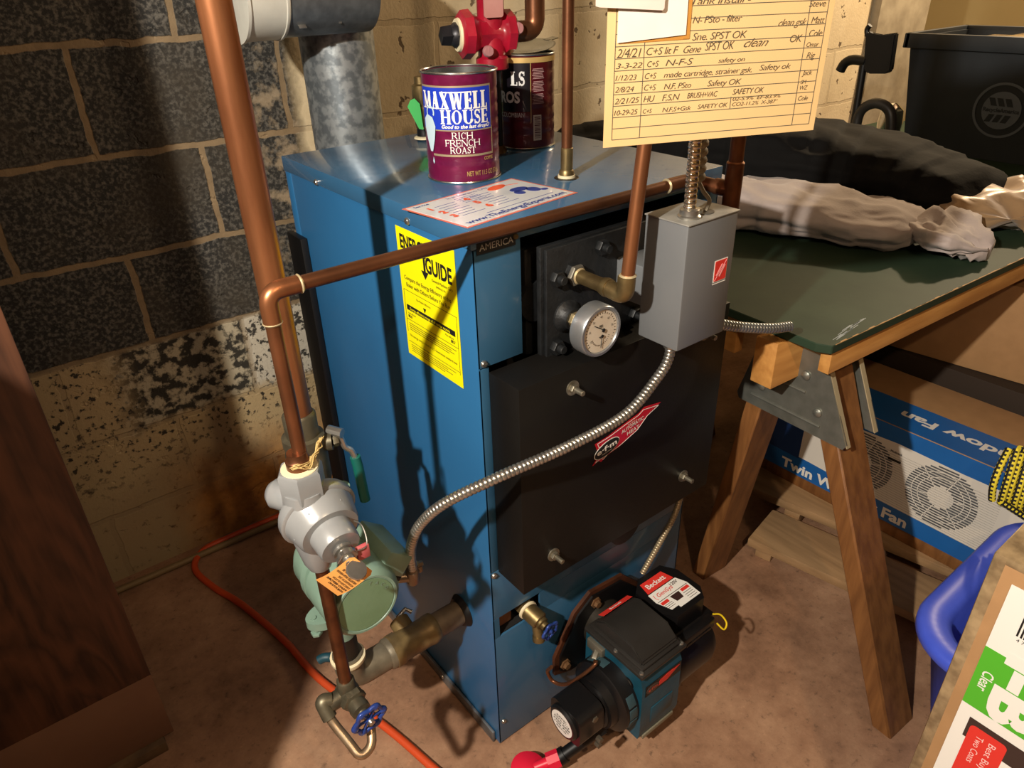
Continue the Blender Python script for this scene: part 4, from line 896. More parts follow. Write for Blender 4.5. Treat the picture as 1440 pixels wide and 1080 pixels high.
# front can (open, maroon)
c1x, c1y, c1r, c1h = .155, .236, .0555, .152
aim = math.atan2(-.721-c1y, -.487-c1x)
t1 = thing('coffee_can', 'open maroon coffee can with a blue panel near the sticker', 'can', (c1x, c1y, H))
def tin(t_, cx, cy, r, h, mwall, open_=True):
    b = B(); pf = [(0, r)]
    for k in range(6): z = h*(.17+.135*k); pf += [(z-.0035, r), (z, r-.0009), (z+.0035, r)]
    pf += [(h, r), (h, r-.0012), (0.002, r-.0012), (0, r)]
    d, a, b_ = frame((0, 0, 1))
    rings = [[b.verts.new(V((cx, cy, H+z))+V((math.cos(2*PI*i/72), math.sin(2*PI*i/72), 0))*rr) for i in range(72)] for z, rr in pf]
    for A, Bq in zip(rings, rings[1:]):
        for i in range(72): b.faces.new([A[i], A[(i+1) % 72], Bq[(i+1) % 72], Bq[i]])
    wl = put('wall', b, mwall, t_)
    for z in (.0005, h):
      b = B(); tube(b, [V((cx+(r+.0003)*math.cos(2*PI*i/72), cy+(r+.0003)*math.sin(2*PI*i/72), H+z+.0012)) for i in range(73)], .0017, 8, cap=False)
      put('rim', b, TIN, t_)
    b = B(); lathe(b, (cx, cy, H+.002), (0, 0, 1), [(0, r-.002), (.001, r-.002)], 48)
    rr = r-.0022
    rings = [[b.verts.new(V((cx+rr*math.cos(2*PI*i/72), cy+rr*math.sin(2*PI*i/72), H+z))) for i in range(72)] for z in (.003, h-.0005)]
    for i in range(72): b.faces.new([rings[0][i], rings[0][(i+1) % 72], rings[1][(i+1) % 72], rings[1][i]])
    put('lining', b, TIN, t_); return wl
wl = tin(t1, c1x, c1y, c1r, c1h, MAROON)
F = can_map(c1x, c1y, c1r+.0003, aim)
z1 = lambda k: H+c1h*k
# blue panel with silver border, lettering
b = B(); wrap(b, F, -.073, .0495, z1(.50), z1(.905), .0003, 30); wrap(b, F, -.050, .0505, z1(.262), z1(.282), .0003, 30); wrap(b, F, .0485, .0505, z1(.27), z1(.52), .0003, 2); p1 = sub('label_border', b, mat('silver_gold_line', 'b3a284', .35, .4), wl)
b = B(); wrap(b, F, -.0725, .0475, z1(.512), z1(.888), .0006, 30); p1b = sub('label_panel', b, ROYAL, wl)
b = B()
slab(b, 'MAXWELL', F, -.066, z1(.70), .0235, .108, .0012, .21)
slab(b, 'HOUSE', F, -.031, z1(.565), .0195, .073, .0012, .22)
text(b, 'Good to the last drop\u00ae', (0, 0, 0), (1, 0, 0), (0, 0, 1), -.030, z1(.527), .0048, width=.074, shear=.3, fmap=lambda a, c, l: F(a, c, .0012), bold=.03)
for q_, (s_, w__) in enumerate((('RICH', .031), ('FRENCH', .052), ('ROAST', .038))): slab(b, s_, F, -w__/2, z1(.430-.068*q_), .0092, w__, .0010, .14)
sub('label_lettering', b, mat('print_white', 'ece8e4', .4), p1b)
b = B(); text(b, 'NET WT 11.5 OZ (326g)', (0, 0, 0), (1, 0, 0), (0, 0, 1), .004, z1(.075), .0068, width=.058, fmap=lambda a, c, l: F(a, c, .0008), bold=.01); text(b, 'COFFEE', (0, 0, 0), (1, 0, 0), (0, 0, 1), .032, z1(.215), .0046, width=.017, fmap=lambda a, c, l: F(a, c, .0008), bold=.02); sub('weight_lettering', b, GOLD, wl)
b = B()
def flat(poly, l):
    vs = [b.verts.new(F(x, y, l)) for x, y in poly]; c_ = b.verts.new(F(sum(p[0] for p in poly)/len(poly), sum(p[1] for p in poly)/len(poly), l))
    for i in range(len(vs)): b.faces.new([vs[i], vs[(i+1) % len(vs)], c_])
flat([(-.066, z1(.60)), (-.058, z1(.645)), (-.046, z1(.62)), (-.041, z1(.54)), (-.044, z1(.42)), (-.050, z1(.30)), (-.055, z1(.30)), (-.062, z1(.42)), (-.066, z1(.52))], .0016)
flat([(-.052, z1(.205)), (-.050, z1(.25)), (-.048, z1(.205)), (-.050, z1(.18))], .0012)
P = [(-.050+.0085*math.cos(math.radians(a)), z1(.665)+.0095*math.sin(math.radians(a))) for a in range(-30, 220, 12)]
for (x0_, y0_), (x1_, y1_) in zip(P, P[1:]): flat([(x0_, y0_), (x1_, y1_), (x1_*.72-.014, y1_*.72+z1(.665)*.28), (x0_*.72-.014, y0_*.72+z1(.665)*.28)], .0016)
sub('cup_drawing', b, mat('cup_pale_blue', 'b9d0dc', .4), wl)
# rear can
c2x, c2y, c2r, c2h = .372, .350, .0505, .152
t2 = thing('coffee_can', 'dark red and black coffee can with a loose metal lid, behind the front can', 'can', (c2x, c2y, H))
wl2 = tin(t2, c2x, c2y, c2r, c2h, MAROON2)
a2 = math.atan2(-.721-c2y, -.487-c2x); F2 = can_map(c2x, c2y, c2r+.0003, a2)
zz2 = lambda k: H+c2h*k
b = B(); wrap(b, F2, -.045, .008, zz2(.42), zz2(.93), .0004); bp_ = sub('label_panel', b, TINBLK, wl2)
b = B(); wrap(b, F2, -.075, .075, zz2(.93), zz2(.985), .0005, 40); wrap(b, F2, .008, .0092, zz2(.30), zz2(.93), .0006, 2); sub('gold_band', b, GOLD, wl2)
b = B(); slab(b, 'HILLS'[3:], F2, -.026, zz2(.70), .022, .026, .0012, .24); text(b, 'BROS', (0, 0, 0), (1, 0, 0), (0, 0, 1), -.010, zz2(.52), .017, align='r', width=.05, fmap=lambda a, c, l: F2(a, c, .0012), bold=.04); text(b, 'COLOMBIAN', (0, 0, 0), (1, 0, 0), (0, 0, 1), -.003, zz2(.36), .0075, align='r', width=.045, fmap=lambda a, c, l: F2(a, c, .0012))
sub('label_lettering', b, mat('print_grey_white', 'd6d4d2', .4), bp_)
b = B()
for q_ in range(24):
    if q_ % 8 == 7: continue
    wrap(b, F2, .0115+.001*(q_*7 % 3), .0335-.001*(q_*5 % 4), zz2(.50+.0165*q_), zz2(.507+.0165*q_), .0006, 4)
sub('fine_print', b, mat('pink_print', 'b08a88', .5), wl2)
b = B(); wrap(b, F2, .0125, .0275, zz2(.10), zz2(.38), .0006, 6); bc = sub('barcode', b, mat('print_cream', 'cfc2ae', .5), wl2)
b = B()
random.seed(4); z_ = .125
while z_ < .36: h_ = random.choice((.004, .007, .011)); wrap(b, F2, .0145, .026, zz2(z_), zz2(z_+h_), .0009, 4); z_ += h_+random.choice((.005, .008))
sub('barcode_bars', b, MAROON2, bc)
b = B(); t = B(); lathe(t, (0, 0, 0), (0, 0, 1), [(0, .046), (.0008, .047), (.0012, .046), (.0012, .042), (.0006, .040)], 40); box(t, .040, .062, -.008, .008, 0, .0012); merge(b, t, 0, Matrix.Translation((c2x+.012, c2y+.004, H+c2h+.010)) @ Matrix.Rotation(R(-9), 4, 'Y') @ Matrix.Rotation(R(5), 4, 'X'))
put('tin_lid', b, TIN, label='loose cut tin lid lying on top of the dark red coffee can', cat='lid')

# ------------------------------------------------------------------ red flow valve and its pipe
rx_, ry_ = .290, .335
rv = thing('flow_valve', 'red cast iron flow valve with black plug above the coffee cans', 'valve', (rx_, ry_, H))
b = B(); cyl(b, (rx_, ry_, H-.01), (rx_, ry_, 1.155), .0135, n=24); put('nipple', b, BLACK, rv)
b = B(); lathe(b, (rx_, ry_, H), (0, 0, 1), [(0, .02), (.006, .019), (.012, .0145)], 20); put('brass_collar', b, BRASS, rv)
b = B()
lathe(b, (rx_, ry_, 1.152), (0, 0, 1), [(0, .024), (.002, .027), (.018, .027), (.022, .023), (.04, .022), (.11, .022), (.13, .028)], 28)
ax2 = V((1, -.28, 0)).normalized(); cV = V((rx_, ry_, 1.207))
lathe(b, cV-ax2*.056, ax2, [(0, .027), (.004, .036), (.018, .037), (.026, .029), (.034, .025), (.068, .024), (.074, .028), (.077, .034), (.090, .034), (.094, .028)], 8)
put('body', b, RED, rv)
b = B(); lathe(b, cV-ax2*.060, ax2, [(0, .024), (.006, .026)], 28); put('seal_ring', b, CREAMR, rv)
b = B(); lathe(b, cV-ax2*.070, ax2, [(0, .014), (.006, .019), (.012, .019)], 8); lathe(b, cV-ax2*.086, ax2, [(0, .0135), (.018, .0155)], 4); put('plug', b, mat('dark_plug', '2f2f33', .4, .5), rv)
for off, r__ in ((V((-.026, -.024, -.024)), .009), (V((.030, -.030, .006)), .010)):
    b = B(); lathe(b, cV+off, (-.3, -1, .1), [(0, r__), (.006, r__*.95), (.008, r__*.8)], 20); prism(b, [(-r__*.7, -.001), (r__*.7, -.001), (r__*.7, .001), (-r__*.7, .001)], cV+off+V((-.3, -1, .1)).normalized()*.0082, (.1, 0, 1), (1, -.3, 0), .0005); put('slot_screw', b, mat('pinkish_plug', 'c0898c', .4, .4), rv)
b = B(); tube(b, fillet([cV+ax2*.035, cV+ax2*.078, cV+ax2*.078+V((0, 0, .5)), cV+ax2*.078+V((0, 0, 1.04))], .03), .0165, 28); put('copper_elbow', b, COPPER, rv)
b = B(); cyl(b, (rx_, ry_, 1.26), (rx_, ry_, 2.25), .0165, n=24); prism(b, rrect(-.016, .016, -.014, .05, .004), (rx_-.012, ry_-.0235, 1.245), (1, -.3, 0), (0, 0, 1), .003); put('riser', b, mat('name_plate_pink', 'a8706c', .5, 0, 'b98c84', 20, .6), rv)

# brass vent with green tape behind the front can
av = thing('relief_valve', 'brass relief fitting with green tape behind the front can', 'valve', (.262, .524, H))
b = B(); lathe(b, (.262, .524, H), (0, 0, 1), [(0, .015), (.022, .014), (.024, .014)], 20); put('dark_nipple', b, BLACK, av)
b = B(); lathe(b, (.262, .524, H+.022), (0, 0, 1), [(0, .015), (.008, .0165), (.05, .0165), (.052, .0175), (.075, .017), (.078, .012), (.09, .0115)], 24); hexn(b, (.262, .524, H+.050), (.262, .524, H+.062), .019); put('body', b, BRASS, av)
b = B(); lathe(b, (.262, .524, H+.003), (0, 0, 1), [(-.0005, .021), (0.002, .020), (.004, .015)], 20); put('sealant', b, CREAMR, av)
b = B(); prism(b, [(.010, -.004), (.018, -.006), (.015, .040), (.006, .050), (-.002, .047), (-.008, .036)], (.232, .512, H+.028), (.9, -.45, 0), (0, 0, 1), .0008); put('tape', b, MASK, av)

# chrome fitting right rear of the lid
b = B(); cyl(b, (.455, .40, H), (.455, .40, H+.018), .007, n=16); lathe(b, (.445, .40, H+.020), (1, .2, .25), [(0, .006), (.012, .009), (.022, .005)], 16); put('bleed_fitting', b, STEEL, label='small chrome bleed fitting at the right rear of the boiler lid', cat='fitting')

# ------------------------------------------------------------------ service record card and papers
CB = V((.022, -.204, 1.143)); cu_ = V((.211, -.091, 0)).normalized(); cv_ = V((0, 0, 1)); CW, CH = .230, .31
cn = cu_.cross(cv_)
cd = thing('record_card', 'cream service record card with handwritten dates hanging above the boiler', 'card', CB+cu_*CW/2)
CC = [(0, 0), (CW, 0), (CW, CH), (0, CH)]
b = B(); prism(b, CC, CB, cu_, cv_, .0006); crd = put('card', b, PAPER, cd)
FO = CB+cn*.0008
b = B()
rows = [.0068+i*.0102 for i in range(29)]
for y_ in rows: stroke(b, [(.0083, y_), (.2230, y_)], .0005, FO, cu_, cv_, .0002)
for x_ in (.0083, .0368, .2034, .2230): stroke(b, [(x_, rows[0]), (x_, rows[-1])], .0005, FO, cu_, cv_, .0002)
stroke(b, [(.131, rows[2]), (.131, rows[3]+.001)], .0005, FO, cu_, cv_, .0002)
sub('ruled_lines', b, LINE, crd)
b = B()
def hand(s, x, y, h, w_=None, sh=.25, th=-.010, rot=0): text(b, s, FO, cu_, cv_, x, y, h, width=w_, shear=sh, bold=th, lift=.0003, rot=rot, space=.9)
r_ = lambda i: rows[i]+.0018
hand('10-29-25', .0095, r_(2), .0046, .024); hand('C+S', .0388, r_(2), .0040); hand('N,F,S+Gsk', .059, r_(2), .0040, .030); hand('SAFETY OK', .096, r_(2)+.0004, .0040, .032)
hand('02-5.9%  EF-83.9%', .133, r_(2)+.0055, .0034, .053); hand('CO2-11.2%  X-387\u00b0', .133, r_(2)+.0005, .0034, .050); hand('Cole', .206, r_(2)+.001, .0045)
hand('2/21/25', .0095, r_(3), .0050, .025); hand('HU', .0388, r_(3), .0056); hand('F,S,N', .058, r_(3), .0056, .018); hand('BRUSH+VAC', .084, r_(3)+.0005, .0050, .032); hand('SAFETY OK', .132, r_(3)+.001, .0052, .034); hand('SM', .206, r_(3)+.0065, .0035); hand('WZ', .206, r_(3)+.001, .0038)
hand('2/8/24', .0095, r_(4), .0048, .019); hand('C+S', .0388, r_(4), .0052); hand('N,F, PSto', .059, r_(4), .0050, .028); hand('Safety OK', .104, r_(4), .0052, .036); hand('Jack', .206, r_(5)-.006, .0048)
hand('1/12/23', .0095, r_(5), .0046, .021); hand('C+S', .0388, r_(5), .0050); hand('made cartridge, strainer gsk.', .058, r_(5), .0050, .092); hand('Safety ok', .158, r_(5)+.001, .0050, .034)
hand('3-3-22', .0095, r_(6), .0046, .026); hand('C+S', .0405, r_(6), .0050); hand('N-F-S', .059, r_(6), .0055, .028); hand('safety on', .113, r_(6), .0040, .028); hand('Rig', .208, r_(6)-.001, .0055); hand('Omar', .206, r_(7)-.001, .0042)
hand('2/4/21', .0098, r_(7)-.001, .0075, .024); hand('C+S lit F', .0390, r_(7), .0062, .032); hand('Gene', .076, r_(7), .0060, .018, .5); hand('SPST OK', .098, r_(7)+.001, .0072, .030); hand('clean', .138, r_(7)+.002, .0075, .026, .6); hand('OK', .187, r_(7)+.004, .0065); hand('Cole', .207, r_(8)-.002, .0058)
hand('Sne. SPST OK', .084, r_(8), .0062, .056); hand('clean gsk', .172, r_(9)-.002, .0062, .030, .5); hand('Matt', .207, r_(9)-.001, .0058)
hand('N- PSto - filter', .083, r_(9)+.004, .0058, .050); hand('Steve', .202, r_(10)+.003, .0056, .018)
hand('Tank install -', .080, r_(11)-.001, .0056, .060); hand('51-W', .206, r_(12)+.001, .0035); hand('owner', .206, r_(11)+.003, .0035)
hand('PSto sen gsk SPST OK', .084, r_(12), .0060, .080); hand('N - F - S  safety ok', .084, r_(13), .0050, .08)
for k in range(14, 27): hand(('C+S N-F-S', 'C+S lit F', 'HU F,S,N', 'made nozzle')[k % 4], .084, r_(k), .0050, .05); hand(('OK', 'safety ok', 'SPST OK')[k % 3], .145, r_(k), .0050)
sub('handwriting', b, PENCIL, crd)
b = B(); prism(b, [(.012, .0905), (.081, .0915), (.081, .0965), (.012, .0945)], CB+cn*.0009, cu_, cv_, .0002); prism(b, [(.0745, .092), (.081, .092), (.0805, CH), (.074, CH)], CB+cn*.0012, cu_, cv_, .0002); sub('glue_stain', b, mat('amber_glue', 'b98238', .6), crd)
wp = thing('note_paper', 'white note sheet stuck over the upper left of the record card', 'paper', CB+cu_*.05+V((0, 0, .12)))
b = B(); prism(b, [(.0095, .0915), (.0765, .0955), (.0745, CH+.0), (.0088, CH)], CB+cn*.002, cu_, cv_, .0005); put('sheet', b, PAPERW, wp)
b = B(); prism(b, [(-.0135, .122), (-.010, .121), (.050, .1165), (.0515, .118), (.054, CH+.01), (-.019, CH+.01)], CB+cn*.006, cu_, cv_, .0006); ws = put('note_paper', b, mat('worn_white_paper', 'dcd0c8', .7, 0, 'c9b9ae', 20, .6), label='smaller white slip overlapping the note sheet at the upper left edge of the card', cat='paper')
b = B(); wire = [CB+cu_*CW/2+V((0, 0, CH-.01)), CB+cu_*CW/2+V((0, .0, CH+.2)), CB+cu_*CW/2+V((0, 0, 2.25-CB.z))]; tube(b, wire, .001, 6); put('hanging_string', b, mat('string', 'b0a080', .8), cd)

# ------------------------------------------------------------------ floor items near the wall
b = B(); tube(b, spline([(.2, .90, .02), (-.05, .915, .012), (-.20, .92, .010), (-.275, .915, .0085), (-.312, .86, .0085), (-.296, .766, .0085), (-.262, .665, .0085), (-.226, .499, .0085), (-.208, .352, .0085), (-.156, .171, .0085), (-.130, .049, .0085), (-.10, -.12, .0085), (-.08, -.5, .0085)], .01), .0078, 14)
put('hose', b, HOSE, label='orange hose looping from the wall across the concrete floor', cat='hose')
b = B(); cyl(b, (-.486, .905, .009), (.3, .895, .009), .0085, n=16); put('floor_pipe', b, mat('dirty_pipe', '8a7450', .6, .2), label='thin brown pipe lying along the foot of the block wall', cat='pipe')
# wooden cabinet
cb = thing('wood_cabinet', 'tall brown wood-veneer cabinet at the left against the block wall', 'cabinet', (-.80, .66, 0))
b = B(); box(b, -1.15, -.486, .408, .93, .190, 1.9, .0015); put('carcass', b, VENEER, cb)
b = B(); box(b, -1.15, -.486, .409, .93, .026, .1895, .001); put('kick_panel', b, mat('tan_kick_panel', '7d5c46', .7, 0, '6b4a38', 6, .7), cb)
b = B(); box(b, -1.14, -.505, .395, .92, 0, .0255, .002); put('plinth', b, mat('rough_plinth', '6c5438', .8, 0, '4a3826', 30, .8), cb)

b = B(); box(b, -1.30, -.72, -.12, .12, 0, 1.12, .01); put('shade_crate', b, mat('crate_wood', '5a4430', .8), label='added tall wooden crate out of view, shading the foot of the brown cabinet', cat='crate')  # added outside the view to block light from the cabinet foot

# ------------------------------------------------------------------ table on sawhorse
TZ = .755; TM = Matrix.Translation((.539, -.206, 0)) @ Matrix.Rotation(R(-2.9), 4, 'Z')
def tm(p): return TM @ V(p)
tb = thing('work_table', 'dark green painted board table top with pine edge on sawhorses', 'table', tm((.8, .4, .7)))
top = [(.012, 0), (1.9, 0), (1.9, 1.02), (0, 1.02), (0, .022)]
b = B(); prism(b, top, (0, 0, TZ-.016), (1, 0, 0), (0, 1, 0), .016); bmesh.ops.bevel(b, geom=b.edges[:], offset=.0015, segments=1, affect='EDGES'); b.transform(TM); tt = put('top', b, TABLET, tb, smooth=False)
b = B()
random.seed(8)
for k in range(60):
    x = .02+k*.016; wd = random.uniform(.0005, .0035); prism(b, [(x, .0002), (x+.016, .0002), (x+.016, wd), (x, wd)], (0, -.0003, TZ-.0005), (1, 0, 0), (0, 1, 0), .0009)
b.transform(TM); sub('worn_edge', b, mat('bare_worn_edge', 'b08a58', .7), tt)
b = B()
for k in range(16): x = .03+k*.006+random.uniform(0, .003); y = .006+k*.0012+random.uniform(0, .010); prism(b, [(x, y), (x+.03, y+.004), (x+.03, y+.0055), (x, y+.001)], (0, 0, TZ-.0001), (1, 0, 0), (0, 1, 0), .0003)
b.transform(TM); sub('scuff_marks', b, mat('pale_scuff', '8a98a0', .5), tt)
b = B(); box(b, .022, 1.88, .004, .024, TZ-.058, TZ-.0163, .001); b.transform(TM); put('edge_rail', b, PINE, tb)
b = B(); box(b, .030, .052, .20, .985, TZ-.10, TZ-.0163, .001); b.transform(TM); put('edge_rail', b, PINE, tb)
b = B(); box(b, .022, 1.88, .99, 1.01, TZ-.058, TZ-.0163, .001); b.transform(TM); put('edge_rail', b, PINE, tb)
def sawhorse(M_, name_label, L_=.9, ff=-.335, fb=.160):
    sh = thing('sawhorse', name_label, 'sawhorse', M_ @ V((L_/2, 0, 0)))
    b = B(); box(b, -.022, L_, -.024, .020, .650, .738, .002); b.transform(M_); put('beam', b, PINE, sh)
    for ex in (.10, L_-.10):
        d_ = -1 if ex < L_/2 else 1
        for fy in (ff, fb):
            sy = 1 if fy > 0 else -1
            tp_ = V((ex-.002, sy*.036, .715)); ft = V((ex+(.030 if fy > 0 else -.002), fy, 0)); dz = (ft-tp_).normalized(); lat = V((1, 0, 0)); lat = (lat-dz*lat.dot(dz)).normalized(); out_ = dz.cross(lat)
            b = B(); vs = []
            for c_, tz in ((tp_, None), (ft, 0)):
                for u_, v_ in ((-.040, -.018), (.040, -.018), (.040, .018), (-.040, .018)):
                    p = c_+lat*u_+out_*v_
                    if tz == 0: p = p-dz*(p.z/dz.z)
                    vs.append(b.verts.new(p))
            for f in ((0, 1, 2, 3), (7, 6, 5, 4), (0, 4, 5, 1), (1, 5, 6, 2), (2, 6, 7, 3), (3, 7, 4, 0)): b.faces.new([vs[i] for i in f])
            bmesh.ops.bevel(b, geom=b.edges[:], offset=.003, segments=1, affect='EDGES')
            b.transform(M_); put('leg', b, PINED, sh)
        # folded steel bracket plates either side of the pair of legs
        zb = .552; yf = -.036+(ff+.036)*(.715-zb)/.715; yb = .036+(fb-.036)*(.715-zb)/.715
        for fx_, k_ in ((ex+d_*.046, d_), (ex-d_*.046, -d_)):
            b = B(); prism(b, [(-.058, .733), (.028, .733), (.060, .70), (yb+.034, zb+.012), (yb+.028, zb), (yf-.030, zb), (yf-.036, zb+.012)], (fx_, 0, 0), (0, 1, 0), (0, 0, 1), .0018)
            if k_ < 0:
                for y_, z_ in ((-.075, .60), (.045, .60), (-.04, .66), (.03, .65)): lathe(b, (fx_, y_, z_), (-1, 0, 0), [(0, .009), (.003, .0085), (.006, .004), (.0065, 0)], 16)
                for z_, w_ in ((.575, .075), (.628, .035)): tube(b, [(fx_-.0005, -w_-.01, z_), (fx_-.0005, w_-.01, z_)], .003, 8)
            b.transform(M_); br2 = put('bracket', b, mat('bracket_zinc', '8f9088', .36, .7, '74766e', 40, .6), sh)
            b = B(); vs = []
            for y_, z_ in ((-.060, .733), (yf-.038, zb+.006)):
                for dx_, dy_ in ((0, 0), (.011, 0), (.011, .002), (0, .002)): vs.append(b.verts.new((fx_+dx_-(.009 if k_ > 0 else 0), y_+dy_, z_)))
            for f in ((0, 1, 2, 3), (7, 6, 5, 4), (0, 4, 5, 1), (1, 5, 6, 2), (2, 6, 7, 3), (3, 7, 4, 0)): b.faces.new([vs[i] for i in f])
            b.transform(M_); sub('bracket_flange', b, mat('lit_flange', 'b5a888', .5, .3), br2)  # warm light caught by the flanges is put into this paler zinc
    return sh
SM = Matrix.Translation((.545, -.105, 0)) @ Matrix.Rotation(R(-3), 4, 'Z')
sawhorse(SM, 'stained wood sawhorse with steel brackets under the near table corner', 1.75)
sawhorse(Matrix.Translation((1.05, .68, 0)) @ Matrix.Rotation(R(-3), 4, 'Z'), 'rear wood sawhorse holding the table near the wall', .9, -.24, .22)

# ------------------------------------------------------------------ pallet boards, boxes
PM = Matrix.Translation((.80, .005, 0)) @ Matrix.Rotation(R(11), 4, 'Z')
pl = thing('pallet', 'low wooden pallet of weathered boards on the floor under the table', 'pallet', PM @ V((.2, -.2, 0)))
for x0, x1, z0, z1_ in ((0, .145, .028, .052), (.18, .46, .040, .064)):
    b = B(); box(b, x0, x1, -.46, .02 if x0 < .1 else .12, z0, z1_, .003); b.transform(PM); put('deck_board', b, PALLET, pl)
for y_ in (-.43, -.02):
    b = B(); box(b, .01, .46, y_-.02, y_+.02, 0, .0278, .002); box(b, .18, .46, y_-.02, y_+.02, .0278, .0398, .001); b.transform(PM); put('stringer', b, PALLET, pl)
b = B(); box(b, 1.055, 1.30, -.62, .20, .0645, .100, .002); put('timber', b, PINED, label='brown timber plank between the pallet boards and the fan box', cat='timber')

fb = thing('fan_box', 'blue twin window fan carton with fan picture lying under the table', 'box', (1.15, -.2, .1))
FX = 1.05
b = B(); box(b, FX, FX+.26, -.62, .20, .1005, .362, .002); fbb = put('carton', b, KRAFT, fb)
FO_, FU, FV = V((FX-.0004, .198, .102)), V((0, -1, 0)), V((0, 0, 1)); FLW, FLH = .816, .258
b = B(); quad(b, FO_, FU, FV, 0, FLW, 0, FLH, t=.0004); fp = sub('printed_face', b, BOXBLUE, fbb)
b = B(); prism(b, [(.0, .060), (.16, .057), (.30, .050), (FLW, .042), (FLW, .214), (.50, .214), (.36, .219), (.20, .21), (.12, .16), (.04, .13)][::1], FO_+V((-.0005, 0, 0)), FU, FV, .0003); ph = sub('fan_picture', b, FANW, fp)
FO2 = FO_+V((-.0010, 0, 0))
b = B(); prism(b, [(0, .056), (.13, .053), (.13, .14), (.0, .17)], FO2, FU, FV, .0003); sub('dark_scene', b, mat('dark_blue_print', '1c3a6e', .5), fp)
b = B()
for cx_ in (.285, .475):
    for i in range(-11, 12):
        y = i*.0068+.0; hw_ = math.sqrt(max(0, .078**2-y*y)); inner = math.sqrt(max(0, .028**2-y*y)) if abs(y) < .028 else 0
        for s0_, s1_ in (((-hw_, -inner), (inner, hw_)) if inner else ((-hw_, hw_),)):
            if s1_-s0_ > .004: quad(b, FO2, FU, FV, cx_+s0_, cx_+s1_, .133+y-.0019, .133+y+.0019, t=.0003)
sub('grille_slats', b, FANG, ph)
b = B()
for cx_ in (.285, .475):
    for rr_ in (.050, .064): stroke(b, [(cx_+rr_*math.cos(R(a)), .133+rr_*math.sin(R(a))) for a in range(0, 361, 12)], .0016, FO2+V((-.0004, 0, 0)), FU, FV)
    for a in range(10, 370, 60): stroke(b, [(cx_+.026*math.cos(R(a)), .133+.026*math.sin(R(a))), (cx_+.080*math.cos(R(a)), .133+.080*math.sin(R(a)))], .002, FO2+V((-.0004, 0, 0)), FU, FV)
    sub('grille_rings', b, FANW, ph); b = B()
b = B()
for i in range(24): stroke(b, [(.21, .052+i*.0062), (.59, .046+i*.0062)], .0007, FO2, FU, FV)
sub('housing_lines', b, mat('grey_print_line', '9a968f', .6), ph)
b = B(); text(b, 'Holmes', FO2, FU, FV, .36, .192, .006, 'c', bold=.02); quad(b, FO2, FU, FV, .345, .375, .170, .176); sub('picture_lettering', b, INKB, ph)
b = B(); text(b, 'Twin Window Fan', FO2, FU, FV, .085, .010, .027, width=.34, bold=.035); sub('face_lettering', b, WHITE, fp)
TO_, TU, TV = V((FX+.002, .198, .3624)), V((0, -1, 0)), V((-1, 0, 0))
# printed flap on top, its words read from the far side
b = B(); quad(b, (FX, -.62, .3624), (0, 1, 0), (-1, 0, 0), .0, .81, -.118, 0, t=-.0004) if 0 else box(b, FX, FX+.118, -.618, .198, .3622, .3626); tf = sub('printed_flap', b, BOXBLUE, fbb)
b = B(); text(b, 'Twin Window Fan', (FX+.075, -.585, .3628), (0, 1, 0), (-1, 0, 0), 0, 0, .030, width=.46, bold=.035, lift=0); b.verts.ensure_lookup_table(); sub('flap_lettering', b, WHITE, tf)
b = B(); box(b, FX+.025, FX+.10, .09, .185, .3627, .3630); sub('flap_picture', b, mat('brown_print', '8a6a48', .5), tf)
# dark crate and big carton behind
b = B(); box(b, 1.34, 1.95, -.75, .36, 0, .40, .004); put('dark_crate', b, mat('dark_crate_board', '2a1d12', .8), label='dark low crate behind the fan box under the table', cat='crate')
BM = Matrix.Translation((1.30, .40, .402)) @ Matrix.Rotation(R(7), 4, 'Z')
bc_ = thing('cardboard_carton', 'large plain brown cardboard carton behind the fan box under the table', 'box', BM @ V((.25, -.5, 0)))
b = B(); box(b, 0, .52, -1.15, 0, .0, .232, .003); b.transform(BM); cc_ = put('body', b, KRAFT, bc_)

# ------------------------------------------------------------------ foreground box and tub
XB, YB, ZB = .30, -.562, .716
fbx = thing('shipping_box', 'taped cardboard box with green and white product label at the lower right', 'box', (XB+.12, YB-.18, 0))
b = B(); box(b, XB, XB+.24, YB-.40, YB, 0, ZB, .006); bbx = put('body', b, KRAFT, fbx)
b = B(); box(b, XB-.0006, XB+.2406, YB-.016, YB+.0006, .02, ZB+.0008, .004); box(b, XB-.0005, XB+.2405, YB-.40, YB-.01, ZB-.012, ZB+.001, .004); sub('packing_tape', b, TAPE, bbx)
LO_, LU, LV = V((XB-.0012, YB-.026, 0)), V((0, -1, 0)), V((0, 0, 1))
b = B(); quad(b, LO_, LU, LV, 0, .30, .30, ZB-.028, t=.0004); lb = sub('product_label', b, WHITE, bbx)
LO2 = LO_+V((-.0005, 0, 0))
b = B(); quad(b, LO2, LU, LV, 0, .30, .492, .590, t=.0003); sub('green_band', b, mat('green_print', '4fae2c', .45), lb)
LO3 = LO2+V((-.0004, 0, 0))
b = B(); text(b, 'I-B', LO3, LU, LV, .026, .600, .046, bold=.05, rot=-PI/2, lift=.0003, width=.108); text(b, 'Clear', LO3, LU, LV, .008, .556, .012, rot=-PI/2, lift=.0003, width=.032, bold=.01); sub('band_lettering', b, WHITE, lb)
b = B(); random.seed(11); y_ = .022
for k in range(16):
    w_ = random.choice((.0012, .002, .003)); quad(b, LO2, LU, LV, y_, y_+w_, .626, .656, t=.0003); y_ += w_+random.choice((.0012, .002))
text(b, '4 78651 20', LO2, LU, LV, .024, .619, .0045, lift=.0004); sub('barcode', b, INKB, lb)
b = B(); prism(b, [(.014, .44), (.014, .475), (.3, .475), (.3, .44)][::-1], LO2, LU, LV, .0003); sub('brown_picture', b, mat('dark_brown_print', '3a2a26', .5), lb)
b = B(); prism(b, rrect(.018, .060, .36, .466, .006), LO3, LU, LV, .0003); sub('red_patch', b, INKR, lb)
b = B(); 
